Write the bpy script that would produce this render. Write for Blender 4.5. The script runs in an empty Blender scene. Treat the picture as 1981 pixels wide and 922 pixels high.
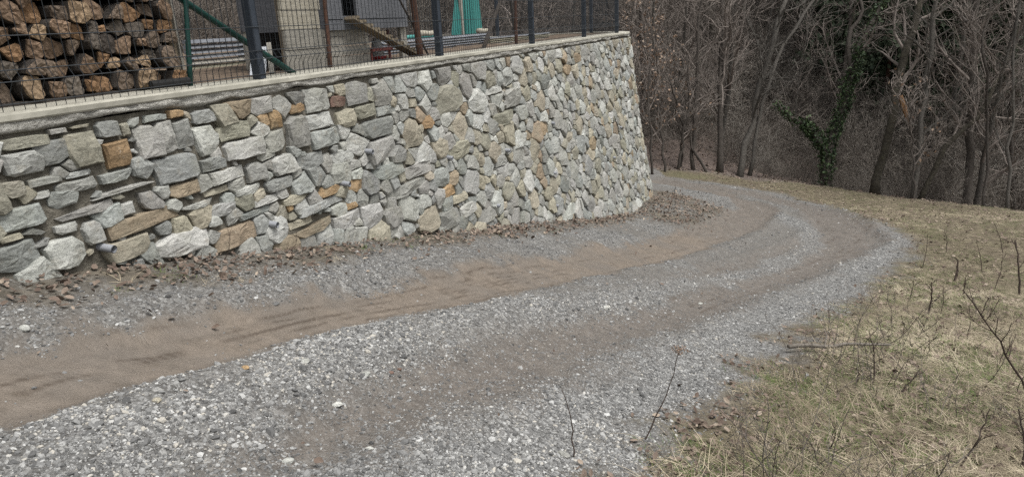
import bpy, math, random
import numpy as np
from mathutils import Vector, Matrix

SC = bpy.context.scene
COL = SC.collection
rng = np.random.default_rng(11)
random.seed(11)

# ------------------------------------------------------------------ camera
W, H, F = 1981.0, 922.0, 1320.0
PITCH, ROLL = math.radians(17.45), math.radians(3.0)
EYE = np.array([0.0, 0.0, 1.5])
_fw = np.array([0, math.cos(PITCH), -math.sin(PITCH)])
_up = np.array([0, math.sin(PITCH), math.cos(PITCH)])
_rt = np.array([1.0, 0, 0])
RT = math.cos(ROLL) * _rt - math.sin(ROLL) * _up
UP = math.sin(ROLL) * _rt + math.cos(ROLL) * _up
cam = bpy.data.objects.new('camera', bpy.data.cameras.new('camera'))
COL.objects.link(cam)
cam.data.sensor_width = 36.0
cam.data.lens = 36.0 * F / W
cam.data.clip_start, cam.data.clip_end = 0.05, 600
M4 = Matrix.Identity(4)
for i in range(3):
    M4[i][0], M4[i][1], M4[i][2], M4[i][3] = RT[i], UP[i], -_fw[i], EYE[i]
cam.matrix_world = M4
SC.camera = cam

# ------------------------------------------------------------------ sky, sun, exposure (overcast winter day)
world = bpy.data.worlds.new('World'); SC.world = world; world.use_nodes = True
wn = world.node_tree; wn.nodes.clear()
SUN_EL, SUN_AZ = math.radians(66), math.radians(120)
sky = wn.nodes.new('ShaderNodeTexSky'); sky.sky_type = 'NISHITA'; sky.sun_disc = False
sky.sun_elevation, sky.sun_rotation = SUN_EL, SUN_AZ
sky.dust_density = 4.0; sky.air_density = 1.2
hs = wn.nodes.new('ShaderNodeHueSaturation'); hs.inputs['Saturation'].default_value = 0.12
bg = wn.nodes.new('ShaderNodeBackground'); bg.inputs['Strength'].default_value = 0.10
wo = wn.nodes.new('ShaderNodeOutputWorld')
wn.links.new(sky.outputs[0], hs.inputs['Color']); wn.links.new(hs.outputs[0], bg.inputs[0]); wn.links.new(bg.outputs[0], wo.inputs[0])
sl = bpy.data.lights.new('sun', 'SUN'); sl.energy = 1.5; sl.angle = math.radians(22); sl.color = (1.0, 0.97, 0.93)
sun = bpy.data.objects.new('sun', sl); COL.objects.link(sun)
_sd = Vector((math.sin(SUN_AZ) * math.cos(SUN_EL), math.cos(SUN_AZ) * math.cos(SUN_EL), math.sin(SUN_EL)))
sun.rotation_euler = _sd.to_track_quat('Z', 'Y').to_euler(); sun.location = (0, 0, 30)
SC.view_settings.view_transform = 'Standard'; SC.view_settings.look = 'None'
SC.view_settings.exposure = 0.9; SC.view_settings.gamma = 1.0
SC.cycles.max_bounces = 5; SC.cycles.diffuse_bounces = 3; SC.cycles.use_denoising = False; SC.cycles.denoiser = 'OPENIMAGEDENOISE'; SC.cycles.denoising_input_passes = 'RGB_ALBEDO_NORMAL'; SC.cycles.denoising_prefilter = 'ACCURATE'

# ------------------------------------------------------------------ maths helpers
UX, UY, RX, RY = 0.4012, 0.9160, 0.9160, -0.4012      # u: along the wall, m: to its right


def um(x, y): return x * UX + y * UY, x * RX + y * RY
def xy(u, m): return u * UX + m * RX, u * UY + m * RY
def W3(u, m, z): return np.array([u * UX + m * RX, u * UY + m * RY, z])


def ray(px, py):
    d = _fw * F + RT * (px - W / 2) - UP * (py - H / 2)
    return d / np.linalg.norm(d)


def pm(px, py, m):
    """(u, z) of the point seen at px,py on the upright plane at lateral m"""
    d = ray(px, py); t = m / (d[0] * RX + d[1] * RY); p = EYE + t * d
    return p[0] * UX + p[1] * UY, p[2]


def proj(P):
    v = np.atleast_2d(P) - EYE
    z = v @ _fw
    return np.stack([W / 2 + F * (v @ RT) / z, H / 2 - F * (v @ UP) / z, z], 1)


def sm(x, a, b):
    t = np.clip((np.asarray(x, float) - a) / (b - a), 0, 1)
    return t * t * (3 - 2 * t)


def hash2(ix, iy, s):
    h = (ix.astype(np.int64) * 374761393 + iy.astype(np.int64) * 668265263 + s * 982451653) & 0xffffffff
    h = ((h ^ (h >> 13)) * 1274126177) & 0xffffffff
    return ((h ^ (h >> 16)) & 0xffff) / 65535.0


def vn(x, y, s=0):
    x = np.asarray(x, float); y = np.asarray(y, float)
    ix, iy = np.floor(x), np.floor(y); fx, fy = x - ix, y - iy
    fx = fx * fx * (3 - 2 * fx); fy = fy * fy * (3 - 2 * fy)
    a, b = hash2(ix, iy, s), hash2(ix + 1, iy, s); c, d = hash2(ix, iy + 1, s), hash2(ix + 1, iy + 1, s)
    return (a + (b - a) * fx) * (1 - fy) + (c + (d - c) * fx) * fy


def fbm(x, y, s=0, o=4):
    t, a, n = 0.0, 0.5, 0.0
    for k in range(o):
        t = t + a * vn(x * 2 ** k, y * 2 ** k, s + k * 17); n += a; a *= 0.5
    return t / n


# ------------------------------------------------------------------ wall path and profile
ZT = 1.195            # top of the stone wall, under the concrete cap
MW = -3.35            # front edge of wall top
U_ARC, R_ARC = 13.75, 1.6
S_ARC = U_ARC + R_ARC * math.pi / 2


def off(h): return 0.11 * h + 0.012 * h * h


def path(s):
    """plan position and outward normal (u, m, nu, nm) along the wall top"""
    s = np.asarray(s, float)
    a = np.clip((s - U_ARC) / R_ARC, 0, math.pi / 2)
    u = np.minimum(s, U_ARC) + R_ARC * np.sin(a)
    m = MW - R_ARC * (1 - np.cos(a)) - np.maximum(s - S_ARC, 0)
    return u, m, np.sin(a), np.cos(a)


def wall_pt(s, h, d=0.0):
    u, m, nu, nm = path(s)
    o = off(np.maximum(h, 0)) + d
    u = u + nu * o; m = m + nm * o
    return np.stack(np.broadcast_arrays(u * UX + m * RX, u * UY + m * RY, ZT - np.asarray(h, float)), -1)


def wall_sh(px, py):
    """(s, h) of the wall surface seen at a pixel: march the ray through a dense point cloud of the wall"""
    q = _WP - np.array([px, py]); i = int(np.argmin((q * q).sum(1)))
    return _WS[i]


_g = np.meshgrid(np.arange(0.8, 15.2, 0.02), np.arange(0, 4.2, 0.02), indexing='ij')
_WS = np.stack([_g[0].ravel(), _g[1].ravel()], 1)
_WP = proj(wall_pt(_WS[:, 0], _WS[:, 1]))[:, :2]

# foot of the wall as it is seen in the photograph -> height of the ground along the wall
_foot = [(0, 543), (100, 531), (200, 520), (400, 499), (600, 476), (800, 455), (1000, 434), (1150, 422), (1225, 410)]
_fs = np.array([wall_sh(a, b) for a, b in _foot])
_zb_u = np.concatenate([[-20], [_fs[0, 0] - 1.0], _fs[:, 0], [15.2, 18, 24, 40, 80]])
_z0 = ZT - _fs[:, 1]
_sl = (_z0[2] - _z0[0]) / (_fs[2, 0] - _fs[0, 0])
_zb_z = np.concatenate([[_z0[0] + 4.0], [_z0[0] + 0.243], _z0, [_z0[-1] - 0.3, _z0[-1] - 0.85, _z0[-1] - 1.35, _z0[-1] - 1.9, _z0[-1] - 3]])


def zb(u): return np.interp(u, _zb_u, _zb_z)


def zbs(u):
    u = np.asarray(u, float)
    return sum(zb(u + k) for k in (-0.6, -0.3, 0, 0.3, 0.6)) / 5


def mb(u):
    h = np.maximum(ZT - zbs(u), 0)
    return MW + np.where(np.asarray(u) < 15.5, off(h), off(3.6))


_lx = np.linspace(-60, 60, 4001)
_ls = np.interp(_lx, [-60, -3, 0, 2.2, 3.7, 6, 60], [-.10, -.10, -.28, -.24, .0, .0, -.01])
_lc = np.concatenate([[0], np.cumsum((_ls[1:] + _ls[:-1]) / 2 * np.diff(_lx))]); _lc -= np.interp(0, _lx, _lc)


def G0(x, y):
    u, m = um(np.asarray(x, float), np.asarray(y, float))
    return zbs(u) + np.interp(m - mb(u), _lx, _lc) * (1 - 0.6 * sm(u, 8, 16))


def gp(px, py, fn=G0, tmax=60):
    d = ray(px, py); t = np.linspace(.6, tmax, 6000); P = EYE + t[:, None] * d
    b = P[:, 2] < fn(P[:, 0], P[:, 1])
    return P[np.argmax(b)] if b.any() else P[-1]


_edge = np.array([gp(*q) for q in [(1240, 326), (1300, 328), (1440, 345), (1600, 358), (1690, 373), (1800, 388), (1981, 406)]])
_ei = np.argsort(_edge[:, 0]); _edge = _edge[_ei]


def ye(x): return np.interp(x, np.concatenate([[-60], _edge[:, 0], [_edge[-1, 0] + 30]]),
                            np.concatenate([[_edge[0, 1] + 4], _edge[:, 1], [_edge[-1, 1] - 8]]))


# ---- road zones, as ribbons on the ground
def ribbon(pts, fn=G0): return np.array([gp(a, b, fn)[:2] for a, b in pts])


MUD_L = ribbon([(-500, 860), (-200, 790), (0, 735), (200, 690), (400, 648), (600, 603), (800, 568), (1000, 532), (1200, 494), (1340, 458), (1430, 428), (1465, 405), (1440, 387), (1390, 373), (1330, 362), (1285, 354)])
MUD_Lw = [.30, .30, .30, .29, .27, .26, .27, .28, .34, .42, .45, .42, .4, .4, .4, .4]
TRK_R = ribbon([(350, 940), (700, 800), (900, 722), (1100, 650), (1300, 585), (1450, 535), (1570, 493), (1640, 458), (1620, 425), (1560, 400), (1470, 378), (1380, 363), (1290, 349)])
TRK_Rw = [.12, .18, .24, .30, .36, .44, .56, .6, .52, .45, .4, .4, .4]
RIDGE = ribbon([(200, 920), (450, 790), (700, 690), (900, 635), (1150, 590), (1340, 548), (1500, 510), (1575, 470), (1555, 440), (1490, 412), (1400, 384), (1320, 368), (1285, 360)])
RIDGEw = [.3, .26, .2, .19, .19, .19, .22, .22, .22, .2, .16, .16, .16]
GRV_R = ribbon([(800, 940), (1050, 830), (1200, 745), (1350, 672), (1500, 605), (1620, 550), (1700, 495), (1710, 460), (1660, 432), (1590, 403), (1500, 380), (1410, 364), (1340, 353)])
GRV_Rw = [.28, .3, .3, .3, .3, .3, .34, .34, .32, .3, .3, .3, .3]
ROADEDGE = ribbon([(1060, 960), (1170, 915), (1250, 845), (1350, 770), (1450, 700), (1560, 620), (1660, 560), (1740, 505), (1765, 475), (1740, 452), (1680, 427), (1600, 398), (1500, 374), (1420, 358), (1350, 349), (1290, 343)])


def rib_d(P, L, w=None):
    """distance from points to a polyline, minus the local half-width"""
    best = np.full(len(P), 1e9)
    for k in range(len(L) - 1):
        a, b = L[k], L[k + 1]; ab = b - a
        t = np.clip(((P - a) @ ab) / (ab @ ab + 1e-9), 0, 1)
        d = np.linalg.norm(P - a - t[:, None] * ab, axis=1)
        if w is not None: d = d - (w[k] + (w[k + 1] - w[k]) * t)
        best = np.minimum(best, d)
    return best


def in_poly(P, L):
    c = np.zeros(len(P), bool); n = len(L); j = n - 1
    for i in range(n):
        xi, yi = L[i]; xj, yj = L[j]
        hit = ((yi > P[:, 1]) != (yj > P[:, 1])) & (P[:, 0] < (xj - xi) * (P[:, 1] - yi) / (yj - yi + 1e-12) + xi)
        c ^= hit; j = i
    return c


# right of the road's edge: closed polygon round the verge
_vp = np.vstack([ROADEDGE[::-1], [[0.2, -6], [60, -6], [60, 60], [6, 60]]])


def masks(x, y):
    P = np.stack([x, y], 1)
    u, m = um(x, y)
    n1 = fbm(x * 2.3, y * 2.3, 3) - .5; n2 = fbm(x * 9, y * 9, 5) - .5; n3 = fbm(x * .6, y * .6, 9) - .5
    wob = n1 * .22 + n2 * .12
    de = rib_d(P, ROADEDGE); verge_in = in_poly(P, _vp)
    ds = np.where(verge_in, de, -de)                       # + on the verge, - on the road side
    grass = sm(ds + wob * 3.0, -.15, .3)
    dl = rib_d(P, MUD_L, MUD_Lw)
    mud = 1 - sm(dl + wob * 1.5, -.10, .06)
    dr = rib_d(P, TRK_R, TRK_Rw)
    trk = 1 - sm(dr + wob * 2.2, -.22, .26)
    dg = np.minimum(rib_d(P, RIDGE, RIDGEw), rib_d(P, GRV_R, GRV_Rw))
    grv = (1 - sm(dg + wob * 2.4, -.25, .3))
    dw = m - mb(u)                                         # distance from the wall's foot
    left = sm(dw + n1 * .3, .25, .55) * (1 - sm(dl, .1, .2)) * 0
    leaf = (1 - sm(dw + wob * 1.5, .12, .42)) * (u < 15.5)
    pile = 1 - sm(np.hypot((x - PILE[0]) * .9, (y - PILE[1]) * .6) + wob, .75, 1.25)
    leaf = np.maximum(leaf, pile * .95) * (1 - grass) * (1 - mud * .9)
    rdg = 1 - sm(rib_d(P, RIDGE, RIDGEw) + wob * 1.2, -.12, .08)
    trk = trk * (1 - .85 * rdg)
    grv = np.clip(grv * (1 - mud) * (1 - trk * .9), 0, 1)
    stony = np.clip((1 - mud) * (1 - trk * .93) * (1 - grass), 0, 1) * (.18 + .62 * sm(n3 + n1 * .6 + n2 * .3, -.12, .2))
    grv = np.maximum(grv, stony * .75)
    fade = sm(u, 10.8, 12.6)                               # the tan mud gives way to grey in the bend
    trk = np.maximum(trk, mud * fade); mud = mud * (1 - .75 * fade)
    tr = 0
    for o_, sd in ((-.06, 1), (-.13, 2), (-.20, 3), (-.26, 4)):
        tr = tr + np.exp(-((dl - o_ + .05 * n1) / .009) ** 2) * sm(fbm(u * 5, m * 5, 60 + sd), .40, .60) * sm(fbm(u * .7, m * .7, 65 + sd), .44, .56)
    tr2 = 0
    for o_, sd in ((-.05, 1), (-.16, 2), (-.28, 3), (-.40, 4)):
        tr2 = tr2 + np.exp(-((dr - o_ + .08 * n1) / .014) ** 2) * sm(fbm(u * 4, m * 4, 70 + sd), .42, .62) * sm(fbm(u * .6, m * .6, 75 + sd), .42, .54)
    tread = np.maximum(np.clip(tr, 0, 1) * mud, np.clip(tr2, 0, 1) * trk * sm(u, 3.5, 6))
    wood = sm(y - ye(x) + wob * 2, -.4, .8)
    wood = np.maximum(wood, (u > 15.0) * (m < -5.2) * 1.0)
    return dict(mud=mud * (1 - grass), trk=trk * (1 - grass), grav=grv * (1 - grass) * (1 - leaf), grass=grass * (1 - wood), leaf=leaf, wood=wood, tread=tread, ds=ds)


PILE = gp(1300, 402)[:2]


def G(x, y, detail=True):
    x = np.asarray(x, float); y = np.asarray(y, float)
    shp = np.broadcast(x, y).shape
    x = np.broadcast_to(x, shp).ravel(); y = np.broadcast_to(y, shp).ravel()
    u, m = um(x, y)
    z = G0(x, y)
    b = y - ye(x)
    right = sm(x, 7.5, 10.5)
    z = z - right * 1.5 * sm(b, -.4, 5)
    z = z + .10 * np.maximum(b - 1, 0) + .38 * np.maximum(b - 11, 0) * sm(b, 11, 20)
    z = np.where((m < MW + .05) & (u < 15.2) & (m > -16), np.minimum(z, .95), z)
    z = np.where(m < -15, np.maximum(z, .9 + .5 * (-15 - m) * sm(-m, 15, 20)), z)
    if detail:
        near = 1 - sm(np.hypot(x, y), 14, 26)
        P = np.stack([x, y], 1)
        dl = rib_d(P, MUD_L, MUD_Lw); dr = rib_d(P, TRK_R, TRK_Rw)
        rough = fbm(x * 3, y * 3, 43) - .5
        z = z - near * (.050 * (1 - sm(dl + rough * .1, -.16, .05)) + .045 * (1 - sm(dr + rough * .16, -.2, .08)))
        z = z + near * .022 * (np.exp(-((dl - .10 + rough * .1) / .07) ** 2) + np.exp(-((dr - .12 + rough * .16) / .09) ** 2))
        z = z + near * .04 * (1 - sm(rib_d(P, RIDGE, RIDGEw) + rough * .15, -.15, .15))
        ds = rib_d(P, ROADEDGE) * np.where(in_poly(P, _vp), 1, -1)
        g = sm(ds, -.1, .5)
        z = z + g * ((fbm(x * 1.1, y * 1.1, 21) - .5) * .16 + (fbm(x * 5, y * 5, 23) - .5) * .05)
        z = z + (1 - g) * ((fbm(x * 2.2, y * 2.2, 31) - .5) * .035 + (fbm(x * 14, y * 14, 33, 3) - .5) * .014)
        # tyre grooves inside the mud track
        z = z - near * .010 * np.exp(-((dl + .14) / .025) ** 2) * sm(fbm(u * .8, m * .8, 41), .4, .55)
        z = z + sm(b, 0, 3) * (fbm(x * .5, y * .5, 27) - .5) * .9
        pile = 1 - sm(np.hypot((x - PILE[0]) * .9, (y - PILE[1]) * .6), .2, 1.2)
        z = z + pile * .10
    return z.reshape(shp)


# ------------------------------------------------------------------ material helpers
def new_mat(name, rough=0.9):
    m = bpy.data.materials.new(name); m.use_nodes = True
    nt = m.node_tree; b = nt.nodes['Principled BSDF']
    b.inputs['Roughness'].default_value = rough
    b.inputs['Specular IOR Level'].default_value = 0.25
    return m, nt, b


def nd(nt, t, **k):
    n = nt.nodes.new(t)
    for a, v in k.items():
        if a in n.inputs.keys() if isinstance(a, str) else False:
            n.inputs[a].default_value = v
        else:
            setattr(n, a, v)
    return n


def noise(nt, scale, detail=5, rough=.6, vec=None):
    n = nt.nodes.new('ShaderNodeTexNoise'); n.inputs['Scale'].default_value = scale
    n.inputs['Detail'].default_value = detail; n.inputs['Roughness'].default_value = rough
    if vec is not None: nt.links.new(vec, n.inputs['Vector'])
    return n.outputs['Fac']


def ramp(nt, fac, stops, const=False):
    r = nt.nodes.new('ShaderNodeValToRGB'); e = r.color_ramp.elements
    if const: r.color_ramp.interpolation = 'CONSTANT'
    while len(e) > 1: e.remove(e[-1])
    e[0].position = stops[0][0]; e[0].color = (*stops[0][1], 1)
    for p, c in stops[1:]:
        k = e.new(p); k.color = (*c, 1)
    nt.links.new(fac, r.inputs[0]); return r.outputs[0]


def mix(nt, fac, a, b, mode='MIX'):
    n = nt.nodes.new('ShaderNodeMix'); n.data_type = 'RGBA'; n.blend_type = mode
    for v, i in ((fac, 0), (a, 6), (b, 7)):
        if isinstance(v, (int, float)): n.inputs[i].default_value = v
        elif isinstance(v, tuple): n.inputs[i].default_value = (*v, 1)
        else: nt.links.new(v, n.inputs[i])
    return n.outputs[2]


def math_(nt, op, a, b=0.0, c=None):
    n = nt.nodes.new('ShaderNodeMath'); n.operation = op
    for v, i in ((a, 0), (b, 1), (c, 2)):
        if v is None: continue
        if isinstance(v, (int, float)): n.inputs[i].default_value = v
        else: nt.links.new(v, n.inputs[i])
    return n.outputs[0]


def bump(nt, b, height, strength=.5, dist=.01):
    n = nt.nodes.new('ShaderNodeBump'); n.inputs['Strength'].default_value = strength; n.inputs['Distance'].default_value = dist
    nt.links.new(height, n.inputs['Height']); nt.links.new(n.outputs[0], b.inputs['Normal'])


def coord(nt, kind='Object'):
    return nt.nodes.new('ShaderNodeTexCoord').outputs[kind]


def attr(nt, name, kind='GEOMETRY', out='Fac'):
    a = nt.nodes.new('ShaderNodeAttribute'); a.attribute_name = name; a.attribute_type = kind
    return a.outputs[out]


def voro(nt, scale, vec, feat='F1', out='Distance'):
    v = nt.nodes.new('ShaderNodeTexVoronoi'); v.feature = feat; v.inputs['Scale'].default_value = scale
    nt.links.new(vec, v.inputs['Vector']); return v.outputs[out]


def plain(name, col, col2=None, scale=20, rough=.8, bstr=.3, bdist=.004, metal=0, stretch=None, col3=None):
    m, nt, b = new_mat(name, rough)
    v = coord(nt)
    if stretch:
        mp = nt.nodes.new('ShaderNodeMapping'); mp.inputs['Scale'].default_value = stretch
        nt.links.new(v, mp.inputs[0]); v = mp.outputs[0]
    f = noise(nt, scale, 6, .65, v)
    st = [(.32, col), (.62, col2 or tuple(c * .7 for c in col))]
    if col3: st.append((.75, col3))
    nt.links.new(ramp(nt, f, st), b.inputs['Base Color'])
    b.inputs['Metallic'].default_value = metal
    bump(nt, b, f, bstr, bdist); return m


# ---- ground
def ground_material():
    m, nt, b = new_mat('ground_surface', .95)
    v = coord(nt)
    sp = voro(nt, 42, v, 'F1', 'Color'); spd = voro(nt, 42, v, 'F1', 'Distance')
    sp2 = voro(nt, 95, v, 'F1', 'Color'); spd2 = voro(nt, 95, v, 'F1', 'Distance')
    sx = nt.nodes.new('ShaderNodeSeparateColor'); nt.links.new(sp, sx.inputs[0])
    sx2 = nt.nodes.new('ShaderNodeSeparateColor'); nt.links.new(sp2, sx2.inputs[0])
    nL = noise(nt, 1.7, 6, .6, v); nM = noise(nt, 11, 6, .65, v); nF = noise(nt, 70, 5, .7, v)
    grey = ramp(nt, sx.outputs[0], [(0, (.06, .06, .058)), (.45, (.13, .13, .127)), (.8, (.25, .25, .245)), (1, (.46, .46, .44))])
    grey2 = ramp(nt, sx2.outputs[1], [(0, (.055, .053, .05)), (.5, (.115, .112, .106)), (.85, (.22, .22, .21)), (1, (.42, .42, .41))])
    gravel = mix(nt, .5, grey, grey2)
    base = ramp(nt, nM, [(.3, (.085, .078, .07)), (.5, (.125, .115, .102)), (.72, (.18, .168, .15))])
    base = mix(nt, math_(nt, 'MULTIPLY', sx2.outputs[2], .45), base, grey2)
    trk = ramp(nt, nM, [(.28, (.085, .076, .067)), (.55, (.14, .122, .105)), (.8, (.19, .17, .148))])
    trk = mix(nt, math_(nt, 'MULTIPLY', nF, .35), trk, grey2)
    mud = ramp(nt, nM, [(.25, (.10, .08, .06)), (.42, (.15, .126, .102)), (.6, (.185, .155, .126)), (.8, (.24, .205, .17))])
    mud = mix(nt, ramp(nt, nL, [(.4, (0, 0, 0)), (.7, (.8, .8, .8))]), mud, (.135, .122, .108))
    grs = ramp(nt, nM, [(.28, (.055, .044, .032)), (.5, (.115, .096, .066)), (.72, (.19, .162, .11))])
    grs = mix(nt, ramp(nt, noise(nt, 1.1, 4, .6, v), [(.50, (0, 0, 0)), (.68, (.5, .5, .5))]), grs, (.10, .10, .05))
    lef = ramp(nt, nM, [(.3, (.06, .053, .042)), (.55, (.115, .10, .078)), (.75, (.17, .148, .115))])
    lef = mix(nt, ramp(nt, nL, [(.45, (0, 0, 0)), (.65, (.7, .7, .7))]), lef, grey2)
    wod = ramp(nt, nM, [(.3, (.075, .06, .052)), (.55, (.14, .11, .095)), (.75, (.30, .24, .20))])
    c = mix(nt, attr(nt, 'grav'), base, gravel)
    c = mix(nt, attr(nt, 'trk'), c, trk)
    c = mix(nt, attr(nt, 'mud'), c, mud)
    c = mix(nt, math_(nt, 'MULTIPLY', attr(nt, 'tread'), .8), c, (.065, .05, .038))
    c = mix(nt, attr(nt, 'grass'), c, grs)
    c = mix(nt, attr(nt, 'leaf'), c, lef)
    c = mix(nt, attr(nt, 'wood'), c, wod)
    nt.links.new(c, b.inputs['Base Color'])
    h = math_(nt, 'SUBTRACT', nF, math_(nt, 'MULTIPLY', spd2, .8))
    bump(nt, b, h, .6, .012)
    return m


def stone_material():
    m, nt, b = new_mat('wall_stone', .85)
    v = coord(nt)
    c = attr(nt, 'Col', out='Color')
    n1 = noise(nt, 9, 8, .7, v); n2 = noise(nt, 55, 8, .72, v)
    mp = nt.nodes.new('ShaderNodeMapping'); mp.inputs['Rotation'].default_value = (.5, .3, .4); mp.inputs['Scale'].default_value = (4, 4, 26)
    nt.links.new(v, mp.inputs[0]); n3 = noise(nt, 1.5, 6, .7, mp.outputs[0])
    c = mix(nt, 1.0, c, ramp(nt, n2, [(.25, (.55, .55, .55)), (.5, (1, 1, 1)), (.75, (1.35, 1.35, 1.33))]), 'MULTIPLY')
    c = mix(nt, 1.0, c, ramp(nt, n3, [(.3, (.72, .73, .72)), (.55, (1, 1, 1)), (.75, (1.25, 1.25, 1.24))]), 'MULTIPLY')
    c = mix(nt, ramp(nt, n1, [(.56, (0, 0, 0)), (.72, (.45, .45, .45))]), c, (.28, .24, .175))
    c = mix(nt, ramp(nt, noise(nt, 26, 8, .75, v), [(.57, (0, 0, 0)), (.68, (.6, .6, .6))]), c, (.085, .082, .066))
    c = mix(nt, ramp(nt, noise(nt, 17, 9, .8, v), [(.60, (0, 0, 0)), (.70, (.6, .6, .6))]), c, (.52, .515, .47))
    c = mix(nt, ramp(nt, noise(nt, 4, 5, .6, v), [(.52, (0, 0, 0)), (.70, (.4, .4, .4))]), c, (.21, .21, .165))
    nt.links.new(c, b.inputs['Base Color'])
    h = math_(nt, 'ADD', math_(nt, 'MULTIPLY', n3, .8), n2)
    bump(nt, b, h, .8, .011); return m


MAT = {}
MAT['ground'] = ground_material()
MAT['stone'] = stone_material()
MAT['mortar'] = plain('mortar', (.085, .078, .062), (.165, .152, .125), 22, .95, 1.0, .03, col3=(.075, .075, .05))
MAT['cap'] = plain('cap_concrete', (.40, .385, .33), (.29, .28, .235), 7, .9, .4, .006)
MAT['rough'] = plain('rough_mortar', (.27, .26, .23), (.47, .46, .42), 55, .95, 1.0, .03)
MAT['terrace'] = plain('terrace_dirt', (.06, .045, .033), (.15, .112, .08), 9, .95, 1.0, .03)
MAT['pipe'] = plain('grey_plastic', (.30, .31, .33), (.24, .25, .27), 8, .45, .1, .002)
MAT['black'] = plain('matt_black', (.012, .012, .012), (.02, .02, .02), 8, .8, .1, .002)  # the black pipe's own colour
MAT['post'] = plain('dark_coated_steel', (.030, .038, .050), (.040, .049, .062), 12, .45, .08, .001)
MAT['wire'] = plain('dark_coated_wire', (.022, .026, .030), (.034, .038, .042), 12, .5, .05, .001)
MAT['green'] = plain('green_coated_steel', (.008, .036, .031), (.011, .046, .038), 10, .45, .1, .001)
MAT['rust'] = plain('rusty_steel', (.065, .035, .026), (.11, .058, .04), 25, .8, .4, .003)
MAT['dboard'] = plain('weathered_dark_board', (.085, .09, .10), (.135, .14, .152), 6, .85, .5, .004, stretch=(2, 2, 14))
MAT['gboard'] = plain('weathered_grey_board', (.20, .19, .165), (.30, .285, .25), 5, .85, .5, .004, stretch=(2, 2, 12))
MAT['cboard'] = plain('pale_board', (.40, .375, .31), (.30, .275, .22), 5, .8, .4, .003, stretch=(2, 2, 10), col3=(.22, .2, .15))
MAT['tboard'] = plain('tan_board', (.24, .20, .145), (.17, .14, .10), 5, .85, .5, .004, stretch=(8, 8, 2))
MAT['metal'] = plain('grey_sheet_metal', (.115, .125, .14), (.17, .18, .198), 5, .55, .2, .003, stretch=(1, 1, 4))
MAT['yboard'] = plain('yellowed_board', (.25, .235, .17), (.18, .17, .13), 5, .8, .3, .003, stretch=(2, 2, 8))
MAT['white'] = plain('white_sheet', (.55, .58, .62), (.47, .5, .54), 6, .6, .2, .003)
MAT['red'] = plain('red_plastic', (.33, .035, .035), (.26, .03, .03), 8, .5, .1, .001)
MAT['pinkwood'] = plain('faded_red_paint', (.30, .11, .095), (.22, .085, .075), 12, .75, .2, .002)
MAT['feeder'] = plain('milky_plastic', (.42, .42, .41), (.36, .36, .35), 8, .4, .1, .001)
MAT['teal'] = plain('teal_plastic', (.04, .18, .168), (.055, .225, .205), 4, .45, .1, .002)
MAT['bark'] = plain('dark_bark', (.035, .030, .026), (.075, .065, .056), 14, .95, 1.0, .02, stretch=(2, 2, .5))
MAT['barkg'] = plain('grey_bark', (.06, .055, .048), (.105, .096, .085), 14, .95, 1.0, .03, stretch=(2, 2, .6), col3=(.075, .08, .05))
MAT['moss'] = plain('mossy_bark', (.030, .026, .021), (.055, .049, .036), 10, .95, 1.0, .04, col3=(.055, .062, .03))
MAT['pinebark'] = plain('reddish_pine_bark', (.10, .052, .036), (.06, .036, .028), 8, .95, 1.0, .02)
MAT['twig'] = plain('brown_twig', (.12, .102, .09), (.22, .19, .168), 3, .9, .2, .002)
MAT['rawwood'] = plain('raw_split_wood', (.30, .17, .08), (.22, .12, .06), 12, .8, .5, .004)
MAT['weed'] = plain('dry_stem', (.040, .030, .025), (.065, .048, .038), 10, .9, .2, .002)
MAT['deadstick'] = plain('grey_stick', (.12, .108, .092), (.19, .17, .145), 15, .9, .4, .003)


def tint_material(name, stops, rough=.85, sc=30, trans=0):
    """colour of one instance out of a range, by its own tint"""
    m, nt, b = new_mat(name, rough)
    t = attr(nt, 'tint', 'INSTANCER')
    c = ramp(nt, t, stops)
    f = noise(nt, sc, 5, .65, coord(nt))
    c = mix(nt, 1.0, c, ramp(nt, f, [(.3, (.7, .7, .7)), (.6, (1.1, 1.1, 1.1))]), 'MULTIPLY')
    nt.links.new(c, b.inputs['Base Color'])
    if trans: b.inputs['Subsurface Weight'].default_value = 0
    return m


MAT['pebble'] = tint_material('gravel_pebble', [(0, (.05, .05, .049)), (.35, (.118, .118, .116)), (.62, (.215, .215, .21)), (.80, (.32, .32, .31)), (.90, (.48, .48, .465)), (.95, (.32, .28, .21)), (1, (.34, .31, .25))], .85, 60)
MAT['leaf'] = tint_material('dead_leaf', [(0, (.075, .052, .040)), (.4, (.15, .113, .09)), (.75, (.235, .186, .148)), (1, (.36, .30, .235))], .8, 30)
MAT['straw'] = tint_material('dry_grass', [(0, (.075, .06, .042)), (.3, (.15, .122, .08)), (.6, (.275, .232, .162)), (.85, (.41, .35, .25)), (1, (.52, .455, .34))], .8, 8)
MAT['sprout'] = tint_material('green_grass', [(0, (.045, .075, .018)), (.5, (.075, .115, .028)), (1, (.13, .16, .05))], .7, 8)
MAT['brush'] = tint_material('thicket_twig', [(0, (.08, .068, .06)), (.4, (.155, .138, .12)), (.7, (.235, .207, .178)), (.88, (.36, .34, .305)), (1, (.22, .165, .14))], .9, 3)


def flat_tint(name, stops, rough=.6):
    m, nt, b = new_mat(name, rough)
    c = ramp(nt, attr(nt, 'tint'), stops); nt.links.new(c, b.inputs['Base Color']); return m


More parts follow.
